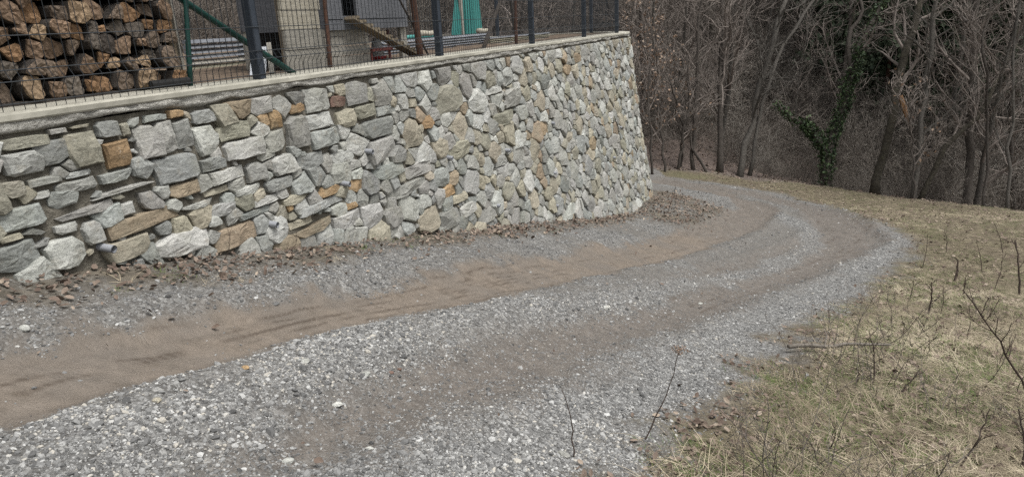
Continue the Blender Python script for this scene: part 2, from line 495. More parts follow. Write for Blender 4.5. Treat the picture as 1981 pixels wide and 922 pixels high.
MAT['ivy'] = flat_tint('ivy_leaf', [(0, (.014, .022, .012)), (.5, (.032, .056, .022)), (.85, (.065, .098, .040)), (1, (.12, .155, .08))])
MAT['needle'] = flat_tint('pine_needles', [(0, (.035, .05, .033)), (.6, (.075, .10, .062)), (1, (.13, .165, .10))])
MAT['beech'] = flat_tint('tan_leaves', [(0, (.12, .075, .05)), (.6, (.24, .165, .115)), (1, (.38, .30, .23))])


# ------------------------------------------------------------------ object helpers
def mk(name, verts, faces, mat, parent=None, smooth=False, cols=None, tints=None):
    me = bpy.data.meshes.new(name)
    v = np.asarray(verts, float)
    if parent is not None: v = v - np.array(parent.location)
    me.from_pydata(v.tolist(), [], faces if isinstance(faces, list) else faces.tolist())
    if cols is not None:
        a = me.attributes.new('Col', 'FLOAT_COLOR', 'POINT'); a.data.foreach_set('color', np.asarray(cols, np.float32).ravel())
    if tints is not None:
        a = me.attributes.new('tint', 'FLOAT', 'POINT'); a.data.foreach_set('value', np.asarray(tints, np.float32).ravel())
    if smooth: me.polygons.foreach_set('use_smooth', [True] * len(me.polygons))
    me.materials.append(mat); me.update()
    o = bpy.data.objects.new(name, me); COL.objects.link(o)
    if parent is not None: o.parent = parent
    return o


def tag(o, label, cat, group=None, kind=None):
    o['label'] = label; o['category'] = cat
    if group: o['group'] = group
    if kind: o['kind'] = kind
    return o


def thing(name, label, cat, loc=(0, 0, 0), group=None):
    o = bpy.data.objects.new(name, None); o.empty_display_size = .1; COL.objects.link(o); o.location = tuple(float(c) for c in loc)
    return tag(o, label, cat, group)


class MB:
    """collects shapes into one mesh"""
    def __init__(s): s.v = []; s.f = []; s.n = 0
    def add(s, v, f):
        v = np.asarray(v, float); s.v.append(v); s.f += [tuple(int(i) + s.n for i in q) for q in f]; s.n += len(v); return s
    def hexa(s, c8):
        return s.add(c8, [(0, 3, 2, 1), (4, 5, 6, 7), (0, 1, 5, 4), (1, 2, 6, 5), (2, 3, 7, 6), (3, 0, 4, 7)])
    def box(s, u0, u1, m0, m1, z0, z1):
        return s.hexa([W3(u0, m0, z0), W3(u1, m0, z0), W3(u1, m1, z0), W3(u0, m1, z0), W3(u0, m0, z1), W3(u1, m0, z1), W3(u1, m1, z1), W3(u0, m1, z1)])
    def bar(s, a, b, w, t, upv=(0, 0, 1)):
        a, b = np.asarray(a, float), np.asarray(b, float); d = (b - a) / np.linalg.norm(b - a)
        x = np.cross(d, upv); x = x / (np.linalg.norm(x) + 1e-9); y = np.cross(x, d)
        c = []
        for p in (a, b):
            for i, j in ((-1, -1), (1, -1), (1, 1), (-1, 1)): c.append(p + x * i * w / 2 + y * j * t / 2)
        return s.hexa(c)
    def tube(s, pts, r, n=6, cap=True):
        v, f = tube(pts, r, n, cap); return s.add(v, f)
    def build(s, name, mat, parent=None, smooth=False):
        return mk(name, np.vstack(s.v), s.f, mat, parent, smooth)


def tube(pts, r, n=6, cap=True):
    P = np.asarray(pts, float); k = len(P); r = np.broadcast_to(np.asarray(r, float), (k,))
    T = np.gradient(P, axis=0); T /= (np.linalg.norm(T, axis=1, keepdims=True) + 1e-12)
    ref = np.array([1.0, 0, 0]) if abs(T[0, 0]) < .8 else np.array([0, 1.0, 0])
    X = np.cross(T, ref); X /= (np.linalg.norm(X, axis=1, keepdims=True) + 1e-12); Y = np.cross(T, X)
    a = np.arange(n) * 2 * math.pi / n
    V = P[:, None, :] + r[:, None, None] * (np.cos(a)[None, :, None] * X[:, None, :] + np.sin(a)[None, :, None] * Y[:, None, :])
    i = np.arange(n); j = (i + 1) % n
    f = []
    for q in range(k - 1):
        f += list(zip(q * n + i, q * n + j, (q + 1) * n + j, (q + 1) * n + i))
    if cap:
        f.append(tuple(range(n))[::-1]); f.append(tuple((k - 1) * n + i))
    return V.reshape(-1, 3), f


# ------------------------------------------------------------------ the ground sheet (one height field, cut by surface)
def build_ground():
    az = np.concatenate([np.linspace(-100, -46, 24, endpoint=False), np.linspace(-46, 46, 430, endpoint=False), np.linspace(46, 100, 24)])
    az = np.radians(az)
    r = np.concatenate([np.geomspace(.5, 1.6, 12, endpoint=False), np.geomspace(1.6, 32, 400, endpoint=False), np.geomspace(32, 230, 60)])
    A, Rr = np.meshgrid(az, r, indexing='xy')
    x = (Rr * np.sin(A)).ravel(); y = (Rr * np.cos(A)).ravel()
    z = G(x, y); K = masks(x, y)
    na, nr = len(az), len(r)
    i, j = np.meshgrid(np.arange(na - 1), np.arange(nr - 1), indexing='xy')
    q = (j * na + i).ravel()
    F4 = np.stack([q, q + na, q + na + 1, q + 1], 1)
    cls = np.where(K['wood'] > .5, 2, np.where(K['ds'] > 0, 1, 0))[q]
    V = np.stack([x, y, z], 1)
    for c, name, label in ((0, 'gravel_road', 'gravel road with a tan mud track and a grey wheel track curving downhill'),
                           (1, 'grass_verge', 'verge of matted dry grass along the outside of the bend'),
                           (2, 'forest_floor', 'leaf covered forest floor and hillside beyond the road')):
        fc = F4[cls == c]; used = np.unique(fc); mp = np.full(len(V), -1); mp[used] = np.arange(len(used))
        o = mk(name, V[used], mp[fc], MAT['ground'], None, True)
        for nm in ('mud', 'trk', 'grav', 'grass', 'leaf', 'wood', 'tread'):
            a = o.data.attributes.new(nm, 'FLOAT', 'POINT'); a.data.foreach_set('value', K[nm][used].astype(np.float32))
        tag(o, label, {0: 'road', 1: 'grass verge', 2: 'forest floor'}[c], kind='structure')


build_ground()


# ------------------------------------------------------------------ irregular cells (for stones and logs)
def clip(poly, q, n):
    d = (poly - q) @ n
    out = []
    for i in range(len(poly)):
        j = (i + 1) % len(poly)
        if d[i] >= 0: out.append(poly[i])
        if (d[i] >= 0) != (d[j] >= 0):
            t = d[i] / (d[i] - d[j]); out.append(poly[i] + t * (poly[j] - poly[i]))
    return np.array(out) if len(out) > 2 else None


def resample(poly, n):
    P = np.vstack([poly, poly[:1]]); L = np.concatenate([[0], np.cumsum(np.linalg.norm(np.diff(P, axis=0), axis=1))])
    t = (np.arange(n) + .5) / n * L[-1]
    return np.stack([np.interp(t, L, P[:, 0]), np.interp(t, L, P[:, 1])], 1)


def corners(poly, n):
    """outline with its corners kept: close ones merged, long edges halved until there are n points"""
    per = np.linalg.norm(poly - np.roll(poly, -1, 0), axis=1).sum(); out = []
    for p in poly:
        if not out or np.linalg.norm(p - out[-1]) > per * .035: out.append(p)
    if len(out) > 3 and np.linalg.norm(out[0] - out[-1]) < per * .035: out.pop()
    while len(out) > n:
        L = [np.linalg.norm(out[i] - out[(i + 1) % len(out)]) for i in range(len(out))]; i = int(np.argmin(L)); out.pop(i)
    while len(out) < n:
        L = [np.linalg.norm(out[i] - out[(i + 1) % len(out)]) for i in range(len(out))]; i = int(np.argmax(L))
        out.insert(i + 1, (out[i] + out[(i + 1) % len(out)]) / 2)
    return np.array(out)


def area(P):
    x, y = P[:, 0], P[:, 1]
    return .5 * abs(np.dot(x, np.roll(y, -1)) - np.dot(y, np.roll(x, -1)))


# ------------------------------------------------------------------ stone retaining wall
GREY, BLUE, LITE, TAN, BROWN, ORNG, OLIV, DARK, RED = (.282, .28, .258), (.28, .29, .275), (.38, .382, .358), (.325, .298, .235), (.265, .215, .155), (.31, .215, .12), (.27, .258, .208), (.205, .21, .195), (.15, .095, .075)
_z6 = [(70, 690, 215, 130, BLUE), (275, 680, 180, 130, LITE), (395, 595, 85, 105, LITE), (540, 650, 190, 90, TAN), (765, 640, 220, 100, LITE), (590, 550, 330, 110, BROWN), (995, 600, 190, 100, BROWN), (1170, 580, 95, 110, LITE), (1275, 555, 100, 90, TAN),
       (90, 525, 220, 120, BLUE), (350, 490, 270, 95, GREY), (45, 610, 110, 50, TAN), (270, 567, 110, 45, LITE), (535, 495, 70, 60, LITE), (545, 420, 290, 65, GREY), (780, 405, 140, 65, BROWN), (915, 415, 115, 65, TAN), (345, 240, 150, 180, OLIV), (490, 255, 115, 150, ORNG),
       (615, 215, 130, 160, GREY), (740, 315, 230, 140, BLUE), (870, 205, 115, 135, LITE), (775, 175, 90, 130, DARK), (1035, 235, 195, 105, LITE), (900, 305, 130, 75, BLUE), (965, 345, 165, 75, LITE), (1080, 335, 90, 80, GREY), (1205, 300, 110, 100, LITE), (1265, 165, 110, 150, GREY),
       (990, 165, 145, 80, OLIV), (1155, 200, 105, 100, GREY), (90, 295, 185, 115, LITE), (45, 405, 95, 90, OLIV), (190, 370, 150, 45, GREY), (325, 385, 185, 50, GREY), (170, 435, 90, 45, LITE), (330, 340, 130, 40, BLUE), (485, 355, 150, 45, BLUE), (110, 210, 215, 70, OLIV),
       (235, 165, 90, 55, GREY), (460, 155, 90, 80, DARK), (535, 165, 55, 60, OLIV), (740, 83, 60, 40, ORNG), (865, 100, 110, 65, BLUE), (660, 105, 100, 40, BLUE), (1120, 110, 45, 50, ORNG), (1165, 115, 55, 70, ORNG), (1255, 65, 65, 30, ORNG), (1130, 455, 110, 50, LITE),
       (1075, 507, 150, 55, BLUE), (945, 495, 110, 55, LITE), (830, 470, 140, 50, LITE), (1045, 410, 115, 45, LITE), (1180, 385, 110, 60, BLUE), (1250, 445, 110, 40, TAN), (595, 718, 60, 35, BLUE), (330, 130, 80, 60, TAN), (150, 137, 65, 30, ORNG), (35, 160, 70, 30, TAN)]
_z7 = [(340, 150, 110, 110, GREY), (150, 180, 130, 120, GREY), (760, 170, 115, 120, OLIV), (185, 365, 160, 110, BLUE), (430, 310, 130, 100, DARK), (205, 605, 100, 65, ORNG), (330, 575, 65, 60, ORNG), (770, 605, 65, 70, ORNG), (665, 280, 45, 65, ORNG), (450, 405, 130, 110, GREY),
       (725, 400, 60, 95, TAN), (490, 510, 150, 70, BLUE), (570, 590, 180, 75, GREY), (620, 505, 130, 80, GREY), (680, 735, 110, 110, TAN), (120, 760, 210, 90, BROWN), (290, 745, 140, 80, LITE), (175, 680, 220, 75, BLUE), (410, 715, 110, 110, LITE), (510, 725, 90, 100, GREY),
       (655, 655, 75, 70, LITE), (775, 730, 115, 90, GREY), (850, 690, 80, 60, LITE), (980, 155, 95, 90, LITE), (380, 235, 110, 70, OLIV), (470, 230, 90, 65, BLUE), (285, 255, 90, 90, TAN), (150, 275, 140, 90, LITE), (270, 450, 110, 65, LITE), (110, 450, 110, 100, BLUE),
       (820, 410, 110, 80, OLIV), (1020, 480, 55, 100, LITE), (945, 720, 80, 65, GREY), (820, 640, 70, 50, TAN), (310, 672, 55, 40, ORNG), (245, 185, 80, 55, RED)]
_z8 = [(45, 580, 55, 95, LITE), (20, 290, 45, 90, LITE), (120, 355, 40, 75, LITE), (85, 300, 60, 85, GREY), (50, 380, 80, 60, OLIV), (215, 425, 35, 60, (.285, .225, .15)), (310, 185, 25, 40, (.285, .225, .15)), (420, 485, 30, 55, (.285, .225, .15)), (355, 130, 30, 40, (.285, .225, .15)), (335, 285, 25, 60, LITE), (150, 160, 35, 60, TAN), (320, 770, 60, 60, LITE), (110, 535, 60, 65, GREY)]
EXPL = [(x * .4556, 180 + y * .4556, w * .4556, h * .4556, c) for x, y, w, h, c in _z6] + \
       [(550 + x * .412, 120 + y * .412, w * .412, h * .412, c) for x, y, w, h, c in _z7] + \
       [(950 + x * .4663, 50 + y * .4663, w * .4663, h * .4663, c) for x, y, w, h, c in _z8]
S_END = S_ARC + 1.2


def hfoot(s):
    """height of wall from top to ground at path position s"""
    u, m, nu, nm = path(s)
    h = np.full(np.shape(s), 2.0)
    for _ in range(12):
        uu, mm = u + nu * (off(h) + .02), m + nm * (off(h) + .02)
        h = .5 * h + .5 * (ZT - G(*xy(uu, mm), detail=False))
    return h


def build_wall():
    root = thing('stone_retaining_wall', 'curved retaining wall of mortared grey and tan rubble stones under the fence', 'stone wall', (*xy(6, MW), -.5))
    S = np.concatenate([np.arange(-2.0, U_ARC, .06), np.linspace(U_ARC, S_ARC, 44, endpoint=False), np.arange(S_ARC, S_ARC + 9, .25)])
    nh = 64
    hf = hfoot(S) + .35
    T = np.linspace(0, 1, nh)
    SS, TT = np.meshgrid(S, T, indexing='ij'); HH = .055 + TT * (np.maximum(hf, .2)[:, None] - .055)
    dep = (fbm(SS * 7, HH * 9, 51) - .5) * .05 - .014 + (fbm(SS * 30, HH * 30, 53, 3) - .5) * .018
    V = wall_pt(SS, HH, dep).reshape(-1, 3)
    i, j = np.meshgrid(np.arange(len(S) - 1), np.arange(nh - 1), indexing='ij'); q = (i * nh + j).ravel()
    mk('mortar_core', V, np.stack([q, q + 1, q + nh + 1, q + nh], 1), MAT['mortar'], root, True)
    # rough mortar band under the cap
    nb = 8; SS, TT = np.meshgrid(S, np.linspace(0, 1, nb), indexing='ij')
    lip = .012 + .06 * fbm(SS[:, :1] * 3, SS[:, :1] * 0 + 3, 57)
    HH = -.005 + TT * (lip + .02)
    dep = .016 * (1 - sm(TT, .8, 1)) + (fbm(SS * 34, HH * 40, 59, 3) - .5) * .05 * np.minimum(TT * 3, 1) - .012 * (TT > .9)
    mk('mortar_band', wall_pt(SS, HH, dep).reshape(-1, 3), np.stack([(a := (np.add.outer(np.arange(len(S) - 1) * nb, np.arange(nb - 1)).ravel())), a + 1, a + nb + 1, a + nb], 1), MAT['rough'], root, True)
    # concrete cap
    prof = [(.0, -.012), (.020, -.010), (.028, -.002), (.027, .022), (.018, .032), (-.10, .036), (-.30, .034), (-.32, -.05)]
    V = []
    for d, z in prof:
        u, m, nu, nm = path(S)
        e = d + (fbm(S * 3, S * 0 + z * 50, 61) - .5) * .014
        u2, m2 = u + nu * e, m + nm * e
        V.append(np.stack([*xy(u2, m2), np.full(len(S), ZT + z) + (fbm(S * 2, S * 0 + d * 9, 63) - .5) * .008], 1))
    V = np.stack(V, 1).reshape(-1, 3); k = len(prof)
    a = np.add.outer(np.arange(len(S) - 1) * k, np.arange(k - 1)).ravel()
    mk('cap', V, np.stack([a, a + 1, a + k + 1, a + k], 1), MAT['cap'], root, False)['label'] = 'pale concrete cap along the top of the wall'
    # ---- stones: those one can point at in the photograph first, the rest fill in between
    ell = []
    for x, y, w, h, c in EXPL:
        s0, hh0 = wall_sh(x - w / 2, y); s1, hh1 = wall_sh(x + w / 2, y)
        _, ht = wall_sh(x, y - h / 2); _, hb = wall_sh(x, y + h / 2)
        ell.append([(s0 + s1) / 2, (ht + hb) / 2, max((s1 - s0) / 2, .02), max((hb - ht) / 2, .02), c])
    E = np.array([e[:4] for e in ell])
    seeds, wts = [], []
    grid = np.zeros((0, 2))
    for rad, tries in ((.15, 250), (.115, 1300), (.082, 3500), (.058, 8000), (.042, 8000), (.028, 7000)):
        cs = rng.uniform(.9, S_END, tries); ch = rng.uniform(.09, 3.9, tries)
        hfs = hfoot(cs)
        for s, h, f in zip(cs, ch, hfs):
            if h > f - .02: continue
            if s > 7 and rad < .05 and rng.random() < (.5 if rad > .03 else .9): continue
            k = np.sqrt(((s - E[:, 0]) / (E[:, 2] + rad * .6)) ** 2 + ((h - E[:, 1]) / (E[:, 3] + rad * .5)) ** 2)
            if (k < 1).any(): continue
            if seeds:
                P = np.array(seeds[-1200:]) if False else _arr(seeds)
                d = np.hypot((P[:, 0] - s) / 1.25, P[:, 1] - h)
                if (d < .74 * (rad + P[:, 2])).any(): continue
            seeds.append((s, h, rad))
    P = np.array(seeds)
    stones = []
    ax = 1.25
    Q = P[:, :2] / [ax, 1]
    for i in range(len(P)):
        s, h, rad = P[i]
        m0 = rad * 1.6
        poly = np.array([[Q[i, 0] - m0, h - m0], [Q[i, 0] + m0, h - m0], [Q[i, 0] + m0, h + m0], [Q[i, 0] - m0, h + m0]])
        # cut the start square's corners
        for a in rng.uniform(0, 6.28, 4):
            n = np.array([math.cos(a), math.sin(a)]); c = clip(poly, Q[i] + n * m0 * rng.uniform(.7, 1.0), -n); poly = c if c is not None else poly
        d = np.linalg.norm(Q - Q[i], axis=1); nb_ = np.argsort(d)[1:22]
        for j in nb_:
            v = Q[j] - Q[i]; L = np.linalg.norm(v)
            t = .5 + (rad ** 2 - P[j, 2] ** 2) / (2 * L * L) * .9
            t = min(max(t, .2), .8)
            c = clip(poly, Q[i] + v * t - v / L * .003, -v / L)
            if c is None: poly = None; break
            poly = c
        if poly is None: continue
        poly = poly * [ax, 1]
        near = np.where((abs(E[:, 0] - s) < E[:, 2] + .35) & (abs(E[:, 1] - h) < E[:, 3] + .35))[0]
        for e in near:
            dx, dy = s - E[e, 0], h - E[e, 1]; k = math.hypot(dx / E[e, 2], dy / E[e, 3])
            q = E[e, :2] + np.array([dx, dy]) / k; n = np.array([dx / E[e, 2] ** 2, dy / E[e, 3] ** 2]); n /= np.linalg.norm(n)
            c = clip(poly, q - n * .012, n)
            if c is None: poly = None; break
            poly = c
        if poly is None or area(poly) < .0009: continue
        lo = poly[:, 1] < .075
        poly[lo, 1] = .075
        r = rng.random()
        col = (GREY if r < .34 else LITE if r < .52 else BLUE if r < .68 else TAN if r < .80 else OLIV if r < .90 else DARK if r < .95 else BROWN if r < .992 else ORNG)
        stones.append((poly, col))
    for e in range(len(E)):
        c0 = E[e, :2]; a_, b_ = E[e, 2] * 1.13, E[e, 3] * 1.13
        poly = c0 + np.array([[-a_, -b_], [a_, -b_], [a_, b_], [-a_, b_]])
        kk = rng.integers(5, 8); th = (np.arange(kk) + rng.uniform(-.38, .38, kk)) * 2 * math.pi / kk + rng.uniform(0, 1)
        for a in th:                                # broken, angular outline
            nrm = np.array([math.cos(a) / a_, math.sin(a) / b_]); nrm /= np.linalg.norm(nrm)
            lim = math.hypot(nrm[0] * a_, nrm[1] * b_)
            cc = clip(poly, c0 + nrm * lim * rng.uniform(.9, 1.12), -nrm); poly = cc if cc is not None else poly
        for f in range(len(E)):
            if f == e: continue
            v = E[f, :2] - c0
            if abs(v[0]) > E[e, 2] + E[f, 2] + .03 or abs(v[1]) > E[e, 3] + E[f, 3] + .03: continue
            # line between the two, across the axis in which they overlap least
            gx = abs(v[0]) - E[e, 2] - E[f, 2]; gy = abs(v[1]) - E[e, 3] - E[f, 3]
            ax_ = np.array([np.sign(v[0]), 0.0]) if gx > gy else np.array([0.0, np.sign(v[1])])
            i_ = 0 if gx > gy else 1
            tpos = c0[i_] + ax_[i_] * (E[e, 2 + i_] + (gx if i_ == 0 else gy) / 2 - .005)
            q = c0.copy(); q[i_] = tpos
            cc = clip(poly, q, -ax_)
            if cc is not None: poly = cc
        poly[:, 1] = np.maximum(poly[:, 1], .07)
        stones.append((poly, ell[e][4]))
    # chips wedged into the gaps that are left
    bp = np.vstack([resample(p, 18) for p, _ in stones]); bid = np.repeat(np.arange(len(stones)), 18)
    cen = np.array([p.mean(0) for p, _ in stones]); ext = np.array([abs(p - p.mean(0)).max() for p, _ in stones])
    tries = np.stack([rng.uniform(1.3, 9.5, 6500), rng.uniform(.09, 2.4, 6500)], 1); tries = tries[tries[:, 1] < hfoot(tries[:, 0]) - .03]
    for q in tries:
        near = np.where(np.linalg.norm(cen - q, axis=1) < ext + .02)[0]
        if any(in_poly(q[None], stones[i][0])[0] for i in near): continue
        d = np.sqrt(((bp - q) ** 2).sum(1).min())
        if d < .015: continue
        d = min(d, .045); kk = rng.integers(4, 6); th = (np.arange(kk) + rng.uniform(-.38, .38, kk)) * 2 * math.pi / kk; ar = rng.uniform(1.3, 2.3); tw = rng.normal(0, .35)
        lx, ly = np.cos(th) * d * ar, np.sin(th) * d * .95
        poly = q + np.stack([lx * math.cos(tw) - ly * math.sin(tw), lx * math.sin(tw) + ly * math.cos(tw)], 1)
        stones.append((poly, [GREY, LITE, TAN, OLIV, BLUE, DARK][rng.integers(0, 6)]))
        bp = np.vstack([bp, resample(poly, 10)]); cen = np.vstack([cen, q[None]]); ext = np.append(ext, d * 2)
    made = []
    for poly, col in stones:
        A = area(poly); size = math.sqrt(A)
        if A < .0008: continue
        n = 9 if size < .08 else 12 if size < .15 else 15
        P0 = corners(poly, n); c = P0.mean(0)
        P0 = c + (P0 - c) * (1 - min(.002 / size, .06)) * (1 + rng.normal(0, .02, (n, 1)))
        proud = (.014 + .12 * size * rng.uniform(.5, 1.4))
        tl = rng.normal(0, .16, 2)
        hfv = None
        rings = []
        V = []
        R0 = np.abs(P0 - c).max()
        pls = [(proud, rng.normal(0, .06, 2))]                      # broken faces: the lowest of a few planes
        for _ in range(3 if n > 9 else 2):
            a = rng.uniform(0, 6.28); g = rng.uniform(.12, .45); pls.append((proud * rng.uniform(1.0, 1.5), -g * np.array([math.cos(a), math.sin(a)])))
        for sc in ((1.0, .975, .88, .66, .36) if n > 9 else (1.0, .96, .7)):
            Rr = c + (P0 - c) * (sc * (1 + (rng.normal(0, .03, (n, 1)) if sc < .9 else 0)))
            d = np.min([q + (Rr - c) @ g for q, g in pls], axis=0) + rng.normal(0, .05, n) * proud
            d = np.maximum(d, .15 * proud)
            if sc == 1.0: d = np.full(n, -.06)
            elif sc > .9: d = d * .55
            V.append(wall_pt(Rr[:, 0], Rr[:, 1], d))
        V.append(wall_pt(c[0], c[1], min(q for q, g in pls))[None])
        k = len(V) - 1
        Fc = []
        for r in range(k - 1):
            for i in range(n): Fc.append((r * n + i, r * n + (i + 1) % n, (r + 1) * n + (i + 1) % n, (r + 1) * n + i))
        for i in range(n): Fc.append(((k - 1) * n + i, (k - 1) * n + (i + 1) % n, k * n))
        V = np.vstack(V)
        # (s right, h down) winding -> make it face outwards
        p0, p1, p2 = V[k * n], V[(k - 1) * n], V[(k - 1) * n + 1]
        s_, h_ = c; un = path(s_); nrm = np.array([un[2] * UX + un[3] * RX, un[2] * UY + un[3] * RY, 0])
        if np.dot(np.cross(p1 - p0, p2 - p0), nrm) < 0: Fc = [f[::-1] for f in Fc]
        br = rng.uniform(.80, 1.18); cc = np.array(col) * br * rng.uniform(.985, 1.015, 3)
        pj = proj(V[-1:])[0]; vis = A / pj[2] ** 2 * (1 if s_ < 15.0 and 0 < pj[0] < W else .02)
        made.append((vis, V, Fc, cc))
    made.sort(key=lambda t: -t[0])
    for vis, V, Fc, cc in made[:300]:
        mk('stone', V, Fc, MAT['stone'], root, False, cols=np.tile([*cc, 1], (len(V), 1)))
    mbr = MB(); cols = []
    for vis, V, Fc, cc in made[300:]:
        mbr.add(V, Fc); cols.append(np.tile([*cc, 1], (len(V), 1)))
    o = mk('small_stones', np.vstack(mbr.v), mbr.f, MAT['stone'], root, False, cols=np.vstack(cols)); o['kind'] = 'stuff'
    print('stones', len(made))
    # weep pipes
    for x, y in [(193, 480), (515, 432), (704, 290), (658, 354), (861, 304), (975, 290), (1062, 238), (1196, 246), (1183, 304), (1066, 333), (954, 397), (1070, 397)]:
        s, h = wall_sh(x, y); un = path(s); n = np.array([un[2] * UX + un[3] * RX, un[2] * UY + un[3] * RY, -.12])
        t = np.array([UX, UY, 0]) * .25
        p = wall_pt(s, h); a = p - n * .05; b = p + (n + t) * .075
        m = MB(); m.tube([a, b], .021, 12, False)
        v, f = tube([b, a], .017, 12, False); m.add(v, f)
        m.build('weep_pipe', MAT['pipe'], root, True)
    return root


_cache = [0, None]


def _arr(seeds):
    if _cache[0] != len(seeds): _cache[0] = len(seeds); _cache[1] = np.array(seeds)
    return _cache[1]


build_wall()


# ------------------------------------------------------------------ terrace behind the wall
def build_terrace():
    S = np.concatenate([np.arange(-2, U_ARC, .25), np.linspace(U_ARC, S_ARC, 10), np.arange(S_ARC + .25, S_ARC + 9, .5)])
    rows = []
    for d in [.29] + list(np.linspace(.6, 12, 46)):
        u, m, nu, nm = path(np.minimum(S, 60))
        u2 = np.where(S > U_ARC, np.minimum(u, 15.35) - np.minimum(d, .3) * nu, u); m2 = np.where(S > U_ARC, np.minimum(m, MW - d), MW - d)
        u2 = u - nu * min(d, .3); m2 = np.minimum(m - nm * min(d, .3), MW - d)
        z = ZT + .0 + (fbm(u2 * 1.5, m2 * 1.5, 81) - .5) * .10 * min(1, d) + (fbm(u2 * 8, m2 * 8, 83) - .5) * .03
        rows.append(np.stack([*xy(u2, m2), z], 1))
    V = np.stack(rows, 1); n = V.shape[1]; V = V.reshape(-1, 3)
    a = np.add.outer(np.arange(len(S) - 1) * n, np.arange(n - 1)).ravel()
    tag(mk('terrace_ground', V, np.stack([a, a + n, a + n + 1, a + 1], 1), MAT['terrace'], None, True), 'bare brown dirt of the terrace behind the fence', 'ground', kind='structure')


build_terrace()


# ------------------------------------------------------------------ fence on the wall
FM = MW - .035
POSTS = [(-1.35, FM), (1.16, FM), (3.66, FM), (6.18, FM), (8.72, FM), (11.05, FM), (13.15, FM)]
ZC = ZT + .036
def build_fence():
    root = thing('wire_mesh_fence', 'dark grey welded wire fence with steel posts along the wall top', 'fence', W3(6.18, FM, ZC))
    corner = [(U_ARC + 1.15, MW - 1.05), (15.2, MW - 3.4), (15.2, MW - 5.9)]
    P = POSTS + corner
    top = ZC + 1.55
    for u, m in P:
        b = MB(); b.box(u - .03, u + .03, m - .03, m + .03, ZC, top)
        p = b.build('post', MAT['post'], root)
        c = MB(); c.box(u - .034, u + .034, m - .034, m + .034, top, top + .02); c.build('post_cap', MAT['wire'], p)
        c = MB(); c.box(u - .075, u + .075, m - .055, m + .045, ZC - .006, ZC + .008)
        for i in (-.055, .055): c.tube([W3(u + i, m + .035, ZC), W3(u + i, m + .035, ZC + .022)], .009, 6)
        c.build('base_plate', MAT['wire'], p)
        for z in (.13, .75, 1.35):
            c = MB(); c.box(u - .045, u + .045, m + .030, m + .042, ZC + z, ZC + z + .03); c.tube([W3(u, m + .04, ZC + z + .015), W3(u, m + .055, ZC + z + .015)], .008, 6)
            c.build('clamp', MAT['pipe'], p)
    r = .0026
    for (u0, m0), (u1, m1) in zip(P[:-1], P[1:]):
        a = np.array([u0, m0]); d = np.array([u1 - u0, m1 - m0]); L = np.hypot(*d); d /= L; nrm = np.array([-d[1], d[0]])
        if nrm[1] < 0: nrm = -nrm
        b = MB(); zs = [.03, .13, .18, .33, .53, .73, .93, .98, 1.03, 1.23, 1.43]
        of = {.18: .0, .13: .03, .98: .03}
        prof = [(.0, .0), (.08, 0), (.13, .035), (.18, 0), (.93, 0), (.98, .035), (1.03, 0), (1.48, 0)]
        for z in zs:
            o = np.interp(z, [q[0] for q in prof], [q[1] for q in prof]) + .034
            s0, s1 = a + nrm * o, a + d * L + nrm * o
            b.tube([W3(*s0, ZC + z), W3(*s1, ZC + z)], r, 4, False)
        for k in np.arange(.025, L, .05):
            q = a + d * k
            b.tube([W3(*(q + nrm * (.031 + o)), ZC + z) for z, o in prof], r * .9, 3, False)
        b.build('mesh_panel', MAT['wire'], root)


build_fence()


# ------------------------------------------------------------------ firewood behind the fence
def split_wood_material():
    m, nt, b = new_mat('log_end', .85)
    v = coord(nt); c = attr(nt, 'Col', out='Color')
    f = noise(nt, 24, 7, .7, v)
    wv = nt.nodes.new('ShaderNodeTexWave'); wv.wave_type = 'BANDS'; wv.bands_direction = 'DIAGONAL'
    wv.inputs['Scale'].default_value = 14; wv.inputs['Distortion'].default_value = 9; wv.inputs['Detail'].default_value = 3
    nt.links.new(v, wv.inputs['Vector'])
    c = mix(nt, 1.0, c, ramp(nt, f, [(.28, (.45, .44, .43)), (.5, (.95, .95, .95)), (.72, (1.35, 1.33, 1.3))]), 'MULTIPLY')
    c = mix(nt, 1.0, c, ramp(nt, wv.outputs['Fac'], [(0, (.82, .82, .82)), (1, (1.08, 1.08, 1.08))]), 'MULTIPLY')
    nt.links.new(c, b.inputs['Base Color']); bump(nt, b, math_(nt, 'ADD', f, math_(nt, 'MULTIPLY', wv.outputs['Fac'], .3)), .8, .012)
    return m


MAT['logend'] = split_wood_material()
ORD = ['first', 'second', 'third', 'fourth', 'fifth', 'sixth', 'seventh', 'eighth', 'ninth', 'tenth', 'eleventh', 'twelfth', 'thirteenth', 'fourteenth', 'fifteenth', 'sixteenth', 'seventeenth', 'eighteenth', 'nineteenth', 'twentieth', 'twenty-first', 'twenty-second', 'twenty-third', 'twenty-fourth', 'twenty-fifth', 'twenty-sixth', 'twenty-seventh', 'twenty-eighth']


